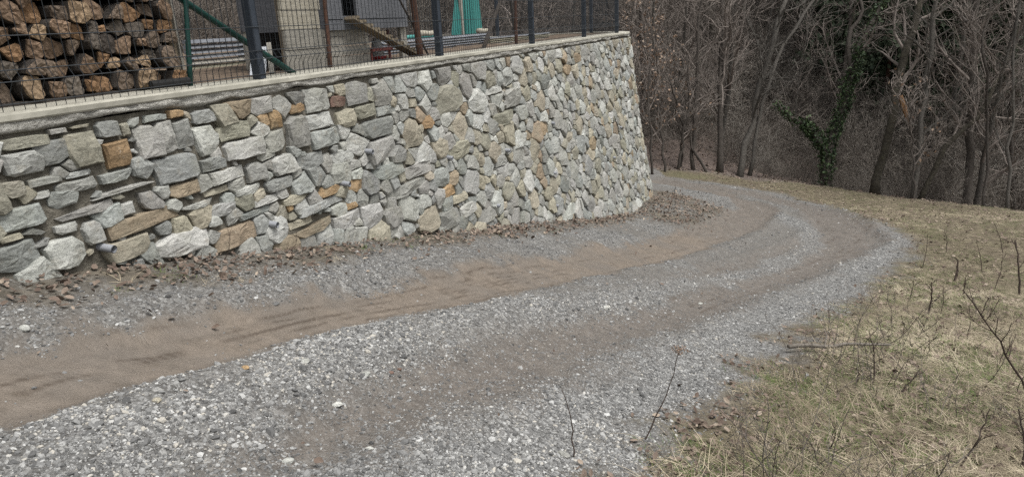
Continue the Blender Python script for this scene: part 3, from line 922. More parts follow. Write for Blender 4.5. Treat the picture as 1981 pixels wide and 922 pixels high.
def build_firewood():
    m0 = MW - .30
    uR = pm(343, 100, m0)[0]; uL = .55; z0 = ZT + .06
    rows = 10; seeds = []
    z = z0
    for r in range(rows):
        hgt = rng.uniform(.082, .115)
        u = uR - rng.uniform(0, .02); k = 0
        while u > uL:
            w = rng.uniform(.065, .15)
            seeds.append((u - w / 2, z + hgt / 2 + rng.normal(0, .014), w / 2 * .9, r, k)); u -= w; k += 1
        z += hgt
    P = np.array(seeds); Q = P[:, :2]
    pal = [((.18, .132, .097), 'tan'), ((.215, .14, .085), 'orange tan'), ((.135, .11, .09), 'grey brown'), ((.105, .095, .085), 'weathered grey'), ((.045, .04, .037), 'dark stained'), ((.26, .20, .14), 'pale')]
    for i in range(len(P)):
        rad = P[i, 2] * 1.62
        a = np.arange(18) * 2 * math.pi / 18
        kind = rng.choice(['round', 'half', 'wedge'], p=[.2, .4, .4])
        poly = Q[i] + rad * np.stack([np.cos(a) * rng.uniform(.95, 1.2), np.sin(a) * rng.uniform(.8, 1)], 1)
        if kind != 'round':
            t = rng.uniform(0, 6.28); n = np.array([math.cos(t), math.sin(t)])
            c = clip(poly, Q[i] + n * rad * .36, -n); poly = c if c is not None else poly
            if kind == 'wedge':
                t += rng.uniform(1.6, 2.4); n = np.array([math.cos(t), math.sin(t)])
                c = clip(poly, Q[i] + n * rad * .42, -n); poly = c if c is not None else poly
        d = np.linalg.norm(Q - Q[i], axis=1)
        for j in np.argsort(d)[1:10]:
            v = Q[j] - Q[i]; L = np.linalg.norm(v); t = min(max(.5 + (P[i, 2] ** 2 - P[j, 2] ** 2) / (2 * L * L), .28), .72)
            c = clip(poly, Q[i] + v * t, -v / L)
            if c is not None: poly = c
        poly[:, 1] = np.maximum(poly[:, 1], z0 - .01)
        if area(poly) < .002: continue
        n = 14; R = resample(poly, n); R = R.mean(0) + (R - R.mean(0)) * .965
        c = R.mean(0); mf = m0 + rng.normal(0, .025); tl = rng.normal(0, .12, 2)
        V = []
        for sc, dm in ((.93, -.38), (1.0, -.36), (1.0, -.012), (.965, 0), (.5, .004)):
            X = c + (R - c) * sc
            mm = mf + dm + ((X - c) @ tl if dm > -.1 else 0) + (rng.normal(0, .0035, n) if dm > -.1 else 0)
            V.append(np.stack([*xy(X[:, 0], mm), X[:, 1]], 1))
        V.append(W3(c[0], mf + rng.normal(0, .003), c[1])[None])
        Fb, Fe = [], []
        for q in range(4):
            for e in range(n): (Fb if q < 2 else Fe).append((q * n + e, q * n + (e + 1) % n, (q + 1) * n + (e + 1) % n, (q + 1) * n + e))
        for e in range(n): Fe.append((4 * n + e, 4 * n + (e + 1) % n, 5 * n))
        V = np.vstack(V)
        col, cn = pal[rng.choice(len(pal), p=[.32, .22, .22, .12, .05, .07])]
        cc = np.array(col) * rng.uniform(.9, 1.4) * [1.06, 1.0, .92]
        row, kk = int(P[i, 3]), int(P[i, 4])
        if kk >= len(ORD): continue
        kn = {'round': 'round log', 'half': 'split half log', 'wedge': 'split wedge log'}[kind]
        root = thing('firewood_log', '%s %s, %s from the timber post, %s row up' % (cn, kn, ORD[kk], ORD[row]), 'log', (*xy(c[0], mf - .2), R[:, 1].min()), 'firewood logs stacked behind the fence')
        mk('bark', V[:3 * n], Fb, MAT['bark'], root, False)
        Ve = V[2 * n:]; mk('cut_end', Ve, [tuple(e_ - 2 * n for e_ in f) for f in Fe], MAT['logend'], root, False, cols=np.tile([*cc, 1], (len(Ve), 1)))
    # rack, with a dark sheet added behind the logs as shade in the gaps
    root = thing('wood_rack', 'timber frame at the end of the firewood stack', 'wood rack', W3(uR, m0, ZT))
    u0, u1 = pm(322, 150, m0)[0], pm(347, 150, m0)[0]
    b = MB(); b.box(uR - .02, uR + .035, m0 - .10, m0 - .035, ZT + .02, 2.9); b.build('upright', MAT['tboard'], root)
    b = MB(); b.box(uR + .037, uR + .055, m0 - .09, m0 - .02, ZT + .02, 2.9); b.build('upright', MAT['gboard'], root)
    b = MB(); b.box(.2, uR + .03, m0 - .46, m0 - .42, ZT + .02, 2.6); b.build('shade_backing', MAT['bark'], root)
    b = MB(); b.box(.2, uR + .03, m0 - .40, m0 + .0, ZT + .012, ZT + .05); b.build('base_beam', MAT['bark'], root)
    u, z = pm(362, 178, m0 + .1)
    b = MB(); b.tube([W3(u - .25, m0 + .1, ZC + .03), W3(u, m0 + .13, ZC + .03)], .025, 10); tag(b.build('black_pipe', MAT['black']), 'short black pipe lying at the foot of the timber post', 'pipe')


build_firewood()


# ------------------------------------------------------------------ yard behind the fence
def um_box(name, mat, parent, x0, x1, y0, y1, m, t=.03, zmin=None):
    ua, za = pm(x0, (y0 + y1) / 2, m); ub, _ = pm(x1, (y0 + y1) / 2, m)
    _, zt = pm((x0 + x1) / 2, y0, m); _, zl = pm((x0 + x1) / 2, y1, m)
    if zmin is not None: zl = zmin
    b = MB(); b.box(ua, ub, m - t, m, zl, zt); return b.build(name, mat, parent)


def build_yard():
    ZG = ZT + .01
    # chicken coop
    mc = MW - .62
    u0, _ = pm(632, 100, mc); u1, _ = pm(790, 100, mc); uo, _ = pm(716, 100, mc)
    root = thing('chicken_coop', 'grey plank chicken coop on legs with a dark doorway behind the fence', 'chicken coop', W3((u0 + u1) / 2, mc - .4, ZG))
    zs, _ = None, None
    zu = pm(700, 50, mc)[1]
    hs_ = np.linspace(ZG, zu, 5)
    for k in range(4):
        b = MB(); b.box(u0, uo, mc - .025, mc + .003 * (k % 2), hs_[k] + .003, hs_[k + 1] - .003); b.build('board', MAT['gboard'], root)
    b = MB(); b.box(u1 - .13, u1, mc - .03, mc, ZG, zu); b.build('leg', MAT['gboard'], root)
    b = MB(); b.box(u1 - .03, u1, mc - .95, mc - .88, ZG, zu); b.build('leg', MAT['gboard'], root)
    b = MB(); b.box(u0, u0 + .03, mc - .95, mc - .88, ZG, zu); b.build('leg', MAT['gboard'], root)
    b = MB(); b.box(u0, u1, mc - .95, mc + .02, zu - .02, zu + .01); b.build('coop_floor', MAT['dboard'], root)
    b = MB(); b.box(u0 + .04, u1 - .04, mc - .93, mc - .9, ZG, zu - .02); b.build('lower_back', MAT['dboard'], root)
    ud0, _ = pm(661, 20, mc + .04); ud1, _ = pm(689, 20, mc + .04); zd = pm(675, 31, mc + .04)[1]
    zj = pm(690, 37, mc + .04)[1]; ztop = zu + .95
    b = MB(); b.box(u0, u1 - .03, mc + .01, mc + .04, zu - .03, zj - .004); b.build('board', MAT['dboard'], root)
    zz = np.linspace(zj, ztop, 6)
    for k in range(5):
        for a, c in ((u0, ud0), (ud1, u1 - .03)):
            if zz[k] > zd + .42: a, c = (u0, u1 - .03) if a == u0 else (None, None)
            if a is None: continue
            b = MB(); b.box(a, c, mc + .015, mc + .045 + .003 * (k % 2), zz[k] + .002, zz[k + 1] - .002); b.build('board', MAT['dboard'], root)
    b = MB(); b.box(ud0, ud1, mc + .015, mc + .04, zj - .004, zd); b.build('door_sill', MAT['dboard'], root)
    for m_ in (mc - .95,):
        b = MB(); b.box(u0, u1, m_, m_ + .03, zu, ztop); b.build('back_wall', MAT['dboard'], root)
    for a in (u0, u1 - .03):
        b = MB(); b.box(a, a + .028, mc - .92, mc + .014, zu + .011, ztop); b.build('side_wall', MAT['dboard'], root)
    b = MB(); b.hexa([W3(u0 - .15, mc + .2, ztop), W3(u1 + .15, mc + .2, ztop), W3(u1 + .15, mc - 1.1, ztop + .2), W3(u0 - .15, mc - 1.1, ztop + .2), W3(u0 - .15, mc + .2, ztop + .03), W3(u1 + .15, mc + .2, ztop + .03), W3(u1 + .15, mc - 1.1, ztop + .23), W3(u0 - .15, mc - 1.1, ztop + .23)])
    b.build('roof', MAT['metal'], root)
    # hen ladder
    ua, za = pm(668, 36, mc + .06); ub, zb_ = pm(806, 113, mc + .16)
    A, B = W3(ua, mc + .10, za), W3(ub, mc + .16, max(zb_, ZG + .02))
    lad = thing('hen_ladder', 'sloping wooden hen ladder with cleats leading up to the coop doorway', 'ladder', B)
    b = MB(); b.bar(A, B, .13, .022); b.build('plank', MAT['tboard'], lad)
    dv = B - A; nrm = np.cross(dv, np.cross(np.array([0, 0, 1.0]), dv)); nrm /= np.linalg.norm(nrm)
    for k in range(11):
        p = A + dv * (.04 + k * .092) + nrm * .022; side = np.cross(dv, nrm); side /= np.linalg.norm(side)
        c = MB(); c.bar(p - side * .075, p + side * .075, .022, .022, nrm); c.build('cleat', MAT['tboard'], lad)
    # stand and feeder below the coop
    st = thing('feeder_stand', 'faded red wooden stand beneath the coop', 'stand', W3(*(pm(740, 110, mc - .15)[0], mc - .15), ZG))
    ms = mc - .12
    ux, _ = pm(754, 90, ms); uy, _ = pm(718, 90, ms); zbq = pm(735, 95, ms)[1]
    for a, mm in ((ux, ms), (uy, ms), (ux, ms - .3), (uy, ms - .3)):
        b = MB(); b.box(a - .012, a + .012, mm - .02, mm, ZG, zu - .05 if a == ux else zbq + .02); b.build('leg', MAT['pinkwood'], st)
    b = MB(); b.box(uy - .01, ux + .03, ms + .002, ms + .02, zbq - .018, zbq + .018); b.build('crossbar', MAT['pinkwood'], st)
    uf, zf = pm(734, 112, ms - .12)
    fd = thing('poultry_feeder', 'white poultry feeder on a round red dish under the coop', 'feeder', W3(uf, ms + .0, ZG))
    def lathe(name, mat, prof, n=16):
        c = W3(uf, ms - .14, 0); V = []
        for r, z in prof: V += [c + np.array([r * math.cos(t), r * math.sin(t), z]) for t in np.arange(n) * 2 * math.pi / n]
        Fq = [(q * n + i, q * n + (i + 1) % n, (q + 1) * n + (i + 1) % n, (q + 1) * n + i) for q in range(len(prof) - 1) for i in range(n)]
        return mk(name, V, Fq, mat, fd, True)
    lathe('dish', MAT['red'], [(.0, ZG), (.085, ZG), (.10, ZG + .035), (.092, ZG + .035), (.075, ZG + .015), (0, ZG + .015)])
    lathe('hopper', MAT['feeder'], [(.07, ZG + .03), (.068, ZG + .06), (.05, ZG + .17), (.05, ZG + .19), (.02, ZG + .215), (0, ZG + .215)])
    # pale plank screen left of the coop
    mp_ = MW - .42
    sc = thing('plank_screen', 'upright screen of pale planks over tan planks left of the coop', 'screen', W3(pm(585, 140, mp_)[0], mp_, ZG))
    ua, _ = pm(549, 80, mp_); ub, _ = pm(626, 80, mp_); um_ = pm(585, 120, mp_)[0]
    zz = [ZG, pm(585, 96, mp_)[1], pm(585, 57, mp_)[1], pm(585, 20, mp_)[1], pm(585, -25, mp_)[1], pm(585, -75, mp_)[1]]
    for k in range(5):
        parts = [(ua, um_ - .003), (um_ + .003, ub)] if k == 0 else [(ua, ub)]
        for a, c in parts:
            b = MB(); b.box(a + .012 * (k % 2), c - .01 * (k % 3), mp_ - .022, mp_ + .004 * (k % 2), zz[k] + .003, zz[k + 1] - .003); b.build('plank', MAT[['gboard', 'gboard', 'cboard', 'cboard', 'gboard'][k]], sc)
    for a in (ua + .03, ub - .05):
        b = MB(); b.box(a, a + .04, mp_ - .065, mp_ - .023, ZG, zz[-1] - .02); b.build('batten', MAT['tboard'], sc)
    # poles
    def pole(name, label, x0, y0, x1, y1, w, m, mat, cat='pole', grp=None, m2=None):
        ua, za = pm(x0, y0, m); ub, zb2 = pm(x1, y1, m if m2 is None else m2)
        a, c = W3(ua, m, za), W3(ub, m if m2 is None else m2, min(zb2, ZG + .02) if y1 > 80 else zb2)
        a = a + (a - c) * .8
        dist = np.linalg.norm(c - EYE); r = w * dist / F / 2
        t = np.linspace(0, 1, 8); P = a + (c - a) * t[:, None]
        b = MB(); b.tube(P, r * (1 + .06 * np.sin(t * 9)), 8)
        return tag(b.build(name, mat, None, True), label, cat, grp)
    pole('rusty_pole', 'thick rusty steel pole right of the hen ladder', 799, 0, 815, 121, 12, MW - .30, MAT['rust'])
    pole('rusty_pole', 'dark rusty pole at the left corner of the coop', 628, 0, 640, 140, 8, MW - .28, MAT['rust'])
    pole('rusty_pole', 'slim rusty pole right of the teal sheet', 997, 0, 999, 95, 6, MW - .30, MAT['rust'])
    pole('wooden_stake', 'dark leaning wooden stake in front of the grey boards', 969, 0, 931, 106, 8, MW - .5, MAT['bark'], 'stake')
    pole('wooden_stake', 'thin dark stick leaning beside the thick rusty pole', 786, 25, 834, 117, 4, MW - .34, MAT['bark'], 'stake')
    pole('green_post', 'green steel post beside the firewood stack', 359, 0, 369, 172, 9, MW - .17, MAT['green'], 'post')
    pole('green_brace', 'dark green pipe slanting down behind the fence', 352, 0, 583, 152, 10, MW - .20, MAT['green'], 'pipe')
    # light square netting behind the fence
    net = thing('wire_netting', 'light square wire netting of the chicken run behind the fence', 'netting', W3(4.5, MW - .19, ZC))
    b = MB(); ua, ub = pm(368, 100, MW - .19)[0], pm(700, 100, MW - .19)[0]; mm = MW - .19
    for k in np.arange(ua, ub, .05): b.tube([W3(k, mm, ZC), W3(k, mm, ZC + 1.1)], .0008, 3, False)
    for k in np.arange(.0, 1.1, .05): b.tube([W3(ua, mm, ZC + k), W3(ub, mm, ZC + k)], .0008, 3, False)
    b.build('mesh', MAT['wire'], net)
    # white panel on a prop
    mw = MW - .75
    wp = thing('leaning_panel', 'white sheet leaning on a grey board behind the first fence post', 'panel', W3(pm(515, 145, mw)[0], mw, ZG))
    ua, _ = pm(486, 140, mw); ub, _ = pm(536, 90, mw); zt_ = pm(520, 90, mw)[1]
    b = MB(); b.hexa([W3(ua, mw, ZG), W3(ua + .16, mw, ZG), W3(ub, mw - .1, zt_), W3(ub - .17, mw - .1, zt_), W3(ua, mw - .02, ZG), W3(ua + .16, mw - .02, ZG), W3(ub, mw - .12, zt_), W3(ub - .17, mw - .12, zt_)]); b.build('sheet', MAT['white'], wp)
    b = MB(); b.bar(W3(ub + .02, mw - .1, zt_ + .02), W3(ua + .20, mw + .03, ZG), .04, .03); b.build('prop', MAT['gboard'], wp)
    # low borders of stacked sheets
    def border(label, x0, x1, y0, y1, m, n, mats):
        r_ = thing('board_border', label, 'border', W3(pm((x0 + x1) / 2, y1, m)[0], m, ZG))
        ua, _ = pm(x0, (y0 + y1) / 2, m); ub, _ = pm(x1, (y0 + y1) / 2, m); zt2 = pm((x0 + x1) / 2, y0, m)[1]
        z = np.linspace(ZG - .02, zt2, n + 1)
        for k in range(n):
            b = MB(); g = (z[1] - z[0]); tl = rng.normal(0, .006)
            b.hexa([W3(ua, m - .05, z[k]), W3(ub, m - .05, z[k] + tl), W3(ub, m + .02, z[k] + tl), W3(ua, m + .02, z[k]),
                    W3(ua, m - .05, z[k] + g * .72), W3(ub, m - .05, z[k] + g * .72 + tl), W3(ub, m - .012, z[k] + g * .72 + tl), W3(ua, m - .012, z[k] + g * .72)])
            b.build('board', MAT[mats[k % len(mats)]], r_)
        for a in np.linspace(ua + .1, ub - .1, 4):
            b = MB(); b.box(a - .025, a + .025, m - .11, m - .055, ZG - .02, zt2 - .02); b.build('stake', MAT['gboard'], r_)
    border('low border of grey sheet metal boards left of the plank screen', 362, 640, 68, 132, MW - 3.0, 6, ['yboard', 'gboard', 'metal', 'metal', 'metal', 'metal'])
    border('low border of grey boards between coop and teal sheet', 740, 945, 72, 116, MW - 1.7, 5, ['metal', 'metal', 'metal', 'metal', 'metal'])
    border('short border of pale grey and yellowed boards behind the slim rusty pole', 948, 1063, 66, 97, MW - 1.5, 4, ['gboard', 'yboard', 'yboard', 'metal'])
    # teal ribbed sheet
    mt = MW - 2.3
    tl_ = thing('teal_sheet', 'teal ribbed plastic hood standing behind the fence', 'plastic hood', W3(pm(905, 66, mt)[0], mt, ZG))
    def teal(xa, xb, xc, xd, name):
        ua, zA = pm(xa, 66, mt); ub, _ = pm(xb, 66, mt); uc, zT = pm(xc, -40, mt); ud, _ = pm(xd, -40, mt)
        b = MB(); n = 9; zA = pm(905, 66, mt)[1]; zT = pm(905, -40, mt)[1]
        for k in range(n):
            t0, t1 = k / n, (k + .86) / n; o = .03 * math.sin(math.pi * (k + .5) / n) * 2
            b.hexa([W3(ua + (ub - ua) * t0, mt + o - .02, zA), W3(ua + (ub - ua) * t1, mt + o - .02, zA), W3(ua + (ub - ua) * t1, mt + o + .015, zA), W3(ua + (ub - ua) * t0, mt + o + .015, zA),
                    W3(uc + (ud - uc) * t0, mt + o * .6 - .02, zT), W3(uc + (ud - uc) * t1, mt + o * .6 - .02, zT), W3(uc + (ud - uc) * t1, mt + o * .6 + .015, zT), W3(uc + (ud - uc) * t0, mt + o * .6 + .015, zT)])
        b.hexa([W3(ua, mt - .03, zA), W3(ub, mt - .03, zA), W3(ub, mt - .015, zA), W3(ua, mt - .015, zA), W3(uc, mt - .03, zT), W3(ud, mt - .03, zT), W3(ud, mt - .015, zT), W3(uc, mt - .015, zT)])
        b.build(name, MAT['teal'], tl_)
    teal(893, 932, 891, 921, 'ribbed_panel'); teal(876, 890, 886, 890, 'side_panel')
    ua, zA = pm(892, 64, mt + .04); b = MB(); b.box(ua - .03, ua + .03, mt + .05, mt + .09, ZG, ZG + 1.6); b.build('frame_post', MAT['gboard'], tl_)
    zA = pm(905, 66, mt)[1]
    b = MB(); b.box(pm(878, 66, mt)[0], pm(930, 66, mt)[0], mt - .25, mt - .05, ZG, zA + .02); b.build('plinth', MAT['gboard'], tl_)
    # green bin edge and two peeled logs on the boards
    for nm, lb, xa, xb, yc, r_, mat, cat in (('peeled_log', 'pale peeled log lying left of the second dark fence post', 815, 842, 65, .045, 'cboard', 'log'), ('peeled_log', 'short pale log lying right of the teal sheet', 928, 945, 60, .045, 'cboard', 'log'), ('green_roll', 'roll of green plastic lying on the grey boards', 786, 850, 71, .03, 'teal', 'plastic roll')):
        m_ = MW - 1.75; ua, za = pm(xa, yc, m_); ub, _ = pm(xb, yc, m_)
        t = np.linspace(0, 1, 6); b = MB(); b.tube([W3(ua + (ub - ua) * k, m_ - .03, pm((xa + xb) / 2, yc, m_)[1] + .006 * math.sin(k * 7)) for k in t], r_ * (1 - .2 * t), 9); tag(b.build(nm, MAT[mat], None, True), lb, cat)


build_yard()


# ------------------------------------------------------------------ scattering
def scatter(name, protos, P, rot, scale, tint, idx, label, cat):
    """one object that carries many small pieces; the pieces are instances of its own prototypes"""
    me = bpy.data.meshes.new(name); me.vertices.add(len(P)); me.vertices.foreach_set('co', np.asarray(P, np.float32).ravel())
    for nm, ty, arr, key in (('rot', 'FLOAT_VECTOR', rot, 'vector'), ('scl', 'FLOAT_VECTOR', scale, 'vector'), ('tint', 'FLOAT', tint, 'value'), ('idx', 'INT', idx, 'value')):
        a = me.attributes.new(nm, ty, 'POINT'); a.data.foreach_set(key, np.asarray(arr, np.int32 if ty == 'INT' else np.float32).ravel())
    o = bpy.data.objects.new(name, me); COL.objects.link(o)
    ng = bpy.data.node_groups.new(name + '_nodes', 'GeometryNodeTree')
    ng.interface.new_socket('Geometry', in_out='INPUT', socket_type='NodeSocketGeometry'); ng.interface.new_socket('Geometry', in_out='OUTPUT', socket_type='NodeSocketGeometry')
    gi = ng.nodes.new('NodeGroupInput'); go = ng.nodes.new('NodeGroupOutput')
    iop = ng.nodes.new('GeometryNodeInstanceOnPoints'); iop.inputs['Pick Instance'].default_value = True
    gti = ng.nodes.new('GeometryNodeGeometryToInstance')
    for p in protos:
        oi = ng.nodes.new('GeometryNodeObjectInfo'); oi.inputs['Object'].default_value = p; oi.inputs['As Instance'].default_value = False
        ng.links.new(oi.outputs['Geometry'], gti.inputs[0])
    def na(nm, ty):
        n = ng.nodes.new('GeometryNodeInputNamedAttribute'); n.data_type = ty; n.inputs['Name'].default_value = nm; return n.outputs['Attribute']
    ng.links.new(gi.outputs[0], iop.inputs['Points']); ng.links.new(gti.outputs[0], iop.inputs['Instance'])
    ng.links.new(na('idx', 'INT'), iop.inputs['Instance Index']); ng.links.new(na('scl', 'FLOAT_VECTOR'), iop.inputs['Scale'])
    e2r = ng.nodes.new('FunctionNodeEulerToRotation'); ng.links.new(na('rot', 'FLOAT_VECTOR'), e2r.inputs[0]); ng.links.new(e2r.outputs[0], iop.inputs['Rotation'])
    ng.links.new(iop.outputs[0], go.inputs[0])
    md = o.modifiers.new('scatter', 'NODES'); md.node_group = ng
    return tag(o, label, cat, kind='stuff')


def proto(name, v, f, mat, smooth=False):
    me = bpy.data.meshes.new(name); me.from_pydata(np.asarray(v, float).tolist(), [], [tuple(int(i) for i in q) for q in f]); me.materials.append(mat)
    if smooth: me.polygons.foreach_set('use_smooth', [True] * len(me.polygons))
    return bpy.data.objects.new(name, me)


_ico_v = None


def pebble_proto(k):
    r = np.random.default_rng(100 + k)
    t = (1 + 5 ** .5) / 2
    v = np.array([(-1, t, 0), (1, t, 0), (-1, -t, 0), (1, -t, 0), (0, -1, t), (0, 1, t), (0, -1, -t), (0, 1, -t), (t, 0, -1), (t, 0, 1), (-t, 0, -1), (-t, 0, 1)]) / 1.9
    f = [(0, 11, 5), (0, 5, 1), (0, 1, 7), (0, 7, 10), (0, 10, 11), (1, 5, 9), (5, 11, 4), (11, 10, 2), (10, 7, 6), (7, 1, 8), (3, 9, 4), (3, 4, 2), (3, 2, 6), (3, 6, 8), (3, 8, 9), (4, 9, 5), (2, 4, 11), (6, 2, 10), (8, 6, 7), (9, 8, 1)]
    v = v * r.uniform(.75, 1.15, (12, 1)) * [1.15, .85, .62]
    return proto('pebble', v, f, MAT['pebble'])


def leaf_proto(k):
    r = np.random.default_rng(200 + k)
    pts = [(-.5, 0), (-.28, .22), (.0, .27), (.25, .2), (.5, 0), (.25, -.2), (0, -.27), (-.28, -.22)]
    v = [(x * 1, y * r.uniform(.8, 1.3), .16 * abs(y) * r.uniform(.4, 2.4) + .18 * x * x * r.uniform(-1, 2.5)) for x, y in pts]
    v += [(-.2, 0, .0), (.2, 0, .0)]
    f = [(0, 8, 1), (1, 8, 9, 2), (2, 9, 3), (3, 9, 4), (4, 9, 5), (5, 9, 6), (6, 9, 8, 7), (7, 8, 0)]
    return proto('fallen_leaf', v, f, MAT['leaf'])


def tuft_proto(k, mat, n, lmin, lmax, flat, wid=.0022):
    r = np.random.default_rng(300 + k); V, Fc = [], []
    for b in range(n):
        a = r.uniform(0, 6.28); L = r.uniform(lmin, lmax); lift = r.uniform(*flat)
        p = np.array([r.normal(0, .05), r.normal(0, .05), 0]); d = np.array([math.cos(a), math.sin(a), 0]); sd = np.array([-d[1], d[0], 0])
        bend = r.normal(0, .5); segs = 5; base = len(V)
        for s in range(segs + 1):
            t = s / segs
            q = p + d * L * t * (1 - .15 * t) + sd * bend * L * t * t * .5 + np.array([0, 0, L * lift * (1.6 * t - 1.3 * t * t) + .004])
            w = wid * (1 - t * .85)
            V += [q - sd * w + np.array([0, 0, w * .5]), q + sd * w]
        for s in range(segs): i = base + s * 2; Fc.append((i, i + 1, i + 3, i + 2))
    return proto('grass_tuft', V, Fc, mat)


def sample(n, rmin, rmax, amin=-44, amax=46, pw=1.0):
    """points on the ground, thinner with distance"""
    u = rng.random(n)
    r = rmin * (rmax / rmin) ** u if pw == 1 else (rmin ** pw + u * (rmax ** pw - rmin ** pw)) ** (1 / pw)
    a = np.radians(rng.uniform(amin, amax, n))
    return r * np.sin(a), r * np.cos(a)


def build_scatter():
    # gravel
    x, y = sample(1150000, 1.5, 24, pw=.35); u, m = um(x, y); ok = (m > mb(u) + .02) & (m < 4) & ((m < 1.2) | (u > 7)); x, y = x[ok], y[ok]; K = masks(x, y)
    pr = np.clip(K['grav'] * 1.0 + .09 * (1 - K['mud']) * (1 - K['grass']) * (1 - .6 * K['trk']) + K['trk'] * np.where(y > 3.2, .03, .10) + K['mud'] * .006 + .16 * K['grass'] * (1 - sm(K['ds'], .0, .7)), 0, 1)
    clump = sm(fbm(x * 3.1, y * 3.1, 91) + .35 * (fbm(x * 13, y * 13, 92) - .5), .38, .60)
    keep = (rng.random(len(x)) < pr * (.3 + .7 * clump)) & (K['wood'] < .4) & (K['leaf'] < .8)
    x, y = x[keep], y[keep]; n = len(x); z = G(x, y)
    d = np.hypot(x, y)
    s = np.clip(rng.lognormal(math.log(.0036), .55, n), .0018, .02) * (1 + .05 * np.maximum(d - 3, 0))
    sc = s[:, None] * rng.uniform(.8, 1.25, (n, 3))
    tint = np.clip(rng.beta(2.3, 2.2, n) * .93 + .06, 0, .93); sp = rng.random(n); tint = np.where(sp > .985, rng.uniform(.93, .99, n), tint); pass
    Pp = np.stack([x, y], 1); pale = 1 - sm(np.minimum(rib_d(Pp, RIDGE, RIDGEw), rib_d(Pp, GRV_R, GRV_Rw)), -.1, .3)
    tint = np.clip(tint * (.62 + .5 * fbm(x * 1.5, y * 1.5, 95) + .15 * pale), 0, .925)
    P = np.stack([x, y, z + s * rng.uniform(-.35, .25, n)], 1)
    scatter('gravel', [pebble_proto(k) for k in range(6)], P, np.stack([rng.normal(0, .35, n), rng.normal(0, .35, n), rng.uniform(0, 6.28, n)], 1), sc, tint, rng.integers(0, 6, n), 'loose grey gravel strewn over the road', 'gravel')
    print('gravel', n)
    # leaves
    x, y = sample(170000, 1.8, 24, pw=.7); u, m = um(x, y); ok = m > mb(u); x, y = x[ok], y[ok]; K = masks(x, y); u, m = um(x, y); dw = m - mb(u)
    g = K['grass'] * .26 * (fbm(x * 1.5, y * 1.5, 97) > .45)
    pr = np.clip(K['leaf'] * np.where(u < 5, .5, np.where(u < 10, .7, .95)) + .025 * (1 - sm(dw, .3, .8)) + g + .0007, 0, 1) * (K['wood'] < .6) * (dw > .0)
    keep = rng.random(len(x)) < pr
    x, y = x[keep], y[keep]
    xw, yw = sample(9000, 17, 34, -8, 46, pw=1.4); Kw = masks(xw, yw); kw = Kw['wood'] > .2; xw, yw = xw[kw], yw[kw]
    s2 = np.concatenate([np.where(um(x, y)[0] < 6, .042, .055), np.full(len(xw), .12)])
    x, y = np.concatenate([x, xw]), np.concatenate([y, yw]); n = len(x); z = G(x, y)
    s = s2 * rng.uniform(.4, 1.2, n)
    scatter('leaf_litter', [leaf_proto(k) for k in range(5)], np.stack([x, y, z + .008 + rng.random(n) * .02], 1), np.stack([rng.normal(0, .45, n), rng.normal(0, .45, n), rng.uniform(0, 6.28, n)], 1), np.repeat(s[:, None], 3, 1), rng.beta(1.6, 1.8, n), rng.integers(0, 5, n), 'fallen brown leaves along the foot of the wall and on the verge', 'leaves')
    print('leaves', n)
    # dry grass and green blades
    x, y = sample(140000, 1.9, 24, -42, 48, pw=1.05); u, m = um(x, y); ok = (m > mb(u)) & ((m > -1) | (m < mb(u) + .5)); x, y = x[ok], y[ok]; K = masks(x, y)
    keep = rng.random(len(x)) < K['grass'] * sm(K['ds'] + (fbm(x * 2, y * 2, 99) - .5) * 1.6, -.05, .6) * (.5 + .5 * sm(fbm(x * 1.3, y * 1.3, 98), .38, .55)) + (K['leaf'] > .3) * np.where(um(x, y)[0] < 5, .07, .03) * (fbm(x * 2, y * 2, 151) > .48)
    x, y, gr = x[keep], y[keep], None; n = len(x); z = G(x, y); d = np.hypot(x, y)
    green = (fbm(x * 1.1, y * 1.1, 101) + .13 * sm(d, 5, 11)) > .54
    green &= rng.random(n) < .75
    idx = np.where(green, 4 + rng.integers(0, 2, n), rng.integers(0, 4, n))
    s = rng.uniform(.6, 1.15, n) * np.where(green, .8, 1) * (1 - .35 * sm(d, 7, 14))
    pr_ = [tuft_proto(k, MAT['straw'], 24, .06, .23, (.0, .12), .0015) for k in range(3)] + [tuft_proto(3, MAT['straw'], 14, .07, .25, (.05, .40), .0014)] + [tuft_proto(4 + k, MAT['sprout'], 22, .02, .065, (.3, .9), .0014) for k in range(2)]
    scatter('dry_grass', pr_, np.stack([x, y, z], 1), np.stack([rng.normal(0, .08, n), rng.normal(0, .08, n), rng.uniform(0, 6.28, n)], 1), np.repeat(s[:, None], 3, 1), np.clip(rng.beta(2.0, 1.5, n) + .5 * (fbm(x * .9, y * .9, 131) - .5), 0, 1), idx, 'matted straw coloured grass with green patches on the verge', 'grass')
    print('tufts', n)


build_scatter()


# ------------------------------------------------------------------ trees
def wander(p, d, L, n, wig, up, r):
    pts = [p]; d = d / np.linalg.norm(d)
    for k in range(n):
        d = d + r.normal(0, wig, 3) + np.array([0, 0, up]); d = d / np.linalg.norm(d); pts.append(pts[-1] + d * L / n)
    return np.array(pts)


